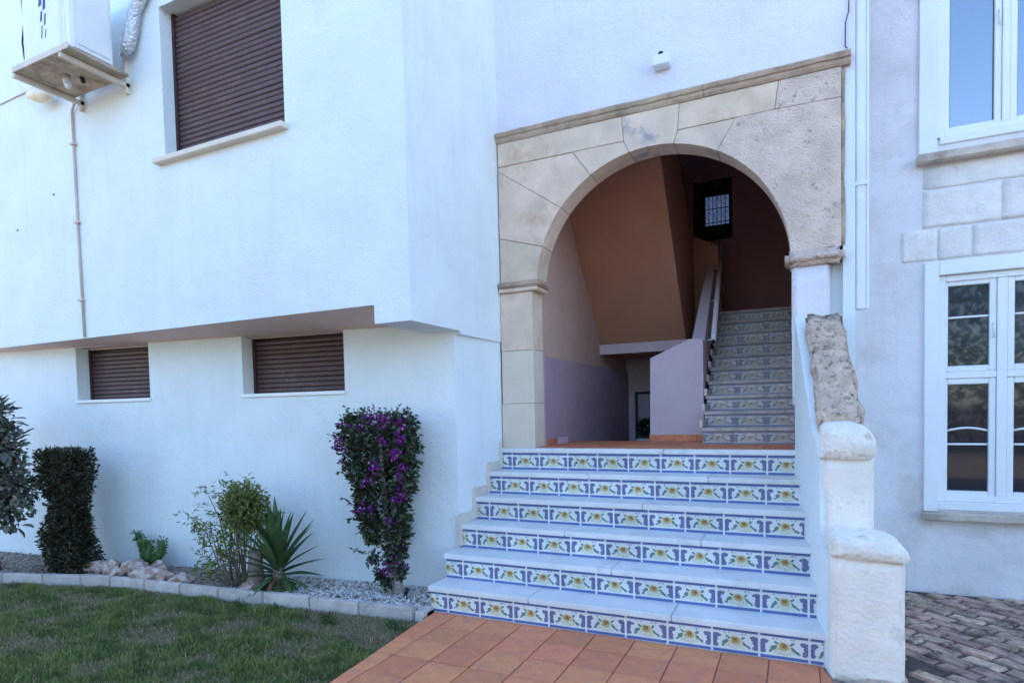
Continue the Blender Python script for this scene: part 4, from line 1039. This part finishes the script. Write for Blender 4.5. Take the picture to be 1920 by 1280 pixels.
# ================================================================== lawn grass
n = 190000
gx = rng.uniform(-7.4, -2.0, n*2); gy = rng.uniform(.9, 3.5, n*2)
lim = np.interp(gx, KX, KY) - .004
edge = -2.335 + np.clip(3.5-gy, 0, 9)*.085
vis = (gy < lim) & (gx < edge - .006*rng.uniform(0, 1, n*2)) & (gy > -.42*gx*1.0 - .55)
gx, gy = gx[vis][:n], gy[vis][:n]; n = len(gx)
def fbm(x, y, s, o_): return np.array([noise.fractal((a1*s+o_, b1*s, o_), 1.0, 2.0, 4) for a1, b1 in zip(x, y)])
cell = 160
cxs, cys = np.linspace(-7.6, -1.8, cell), np.linspace(.7, 3.7, cell)
F1 = np.array([[noise.fractal((x*2.3+5, y*2.9, 2.), .8, 2.0, 5) for x in cxs] for y in cys]); F2 = np.array([[noise.fractal((x*5.5+15, y*7.0, 7.), .8, 2.0, 4) for x in cxs] for y in cys])
ix = np.clip(((gx+7.6)/5.8*(cell-1)).astype(int), 0, cell-1); iy = np.clip(((gy-.7)/3.0*(cell-1)).astype(int), 0, cell-1)
f1, f2 = F1[iy, ix], F2[iy, ix]
dk = np.interp(gx, KX, KY)-gy                        # distance from the kerb
corner = np.exp(-(((gx+2.75)/.42)**2 + ((gy-3.22)/.22)**2))
dry = np.clip(.36 + .95*f1 + .5*f2 + 1.0*corner + .55*np.exp(-dk/.10), 0, 1)
keep = rng.uniform(size=n) > np.clip(dry-.45, 0, .75)*.85
gx, gy, f1, f2, dry, corner = (q[keep] for q in (gx, gy, f1, f2, dry, corner)); n = len(gx)
hh = rng.uniform(.014, .042, n)*(1.15-.6*dry)*(1+.7*np.clip(f2, -.6, .8)); hh[rng.uniform(size=n) < .012] *= 1.9
az = rng.uniform(0, 2*PI, n); ln = rng.uniform(.15, 1.0, n)
ww = rng.uniform(.0014, .0028, n)
b0_ = np.stack([gx, gy, np.full(n, -.044)], 1); sd = np.stack([-np.sin(az), np.cos(az), np.zeros(n)], 1); fd_ = np.stack([np.cos(az), np.sin(az), np.zeros(n)], 1)
m1 = b0_ + fd_*(hh*ln*.35)[:, None] + np.array([0, 0, 1.])*(hh*.65)[:, None]; tp = b0_ + fd_*(hh*ln)[:, None] + np.array([0, 0, 1.])*hh[:, None]
v = np.stack([b0_-sd*ww[:, None], b0_+sd*ww[:, None], m1-sd*ww[:, None]*.8, m1+sd*ww[:, None]*.8, tp], 1).reshape(-1, 3)
f = np.array([(0, 1, 3), (0, 3, 2), (2, 3, 4)])
mixg = np.clip(.5 + 1.3*f2 + .25*rng.normal(size=n), 0, 1)[:, None]
gr = (np.array([.10, .15, .036])[None]*(1-mixg) + np.array([.22, .26, .065])[None]*mixg)*(1+.35*rng.uniform(-1, 1, (n, 1)))
dr_ = np.array([.34, .26, .165])[None]*(1+.45*rng.uniform(-1, 1, (n, 1)))
isdry = (rng.uniform(size=n) < np.clip((dry-.40)*2.0, .10, .82))[:, None]
gcol = np.clip(np.where(isdry, dr_, gr), 0.005, .6)
tag(mesh_np('grass', v, (f[None]+5*np.arange(n)[:, None, None]).reshape(-1, 3), np.repeat(gcol, 5, 0), GRASS), kind='stuff')
# a few tall weeds
wp = np.array([(-3.05, 3.30), (-2.5, 3.36), (-2.44, 3.30), (-3.9, 3.28), (-2.95, 3.22)])
n = 220; q = wp[rng.integers(0, len(wp), n)]; pos = np.stack([q[:, 0]+rng.normal(size=n)*.03, q[:, 1]+rng.normal(size=n)*.02, np.full(n, -.04)], 1)
leaves('weed', pos, np.array([0, 0, 1.6])+rng.normal(size=(n, 3))*.6, rng.uniform(.04, .09, n), .006, vary((.055, .10, .025), n, .4), GRASS, None)

# ================================================================== across the street: unseen hedge added to darken the panes and block low sky
hd = thing('added_street_hedge', 'unseen long green hedge added across the street to darken the window panes', 'hedge')
P_ = np.stack([rng.uniform(-12, 16, 36000), -9.5+rng.uniform(-.5, .5, 36000), rng.uniform(0, 6.4, 36000)+rng.normal(size=36000)*.15], 1)
leaves('foliage', P_, rng.normal(size=P_.shape), .20, .11, vary((.045, .07, .025), len(P_), .4), LEAF, hd)
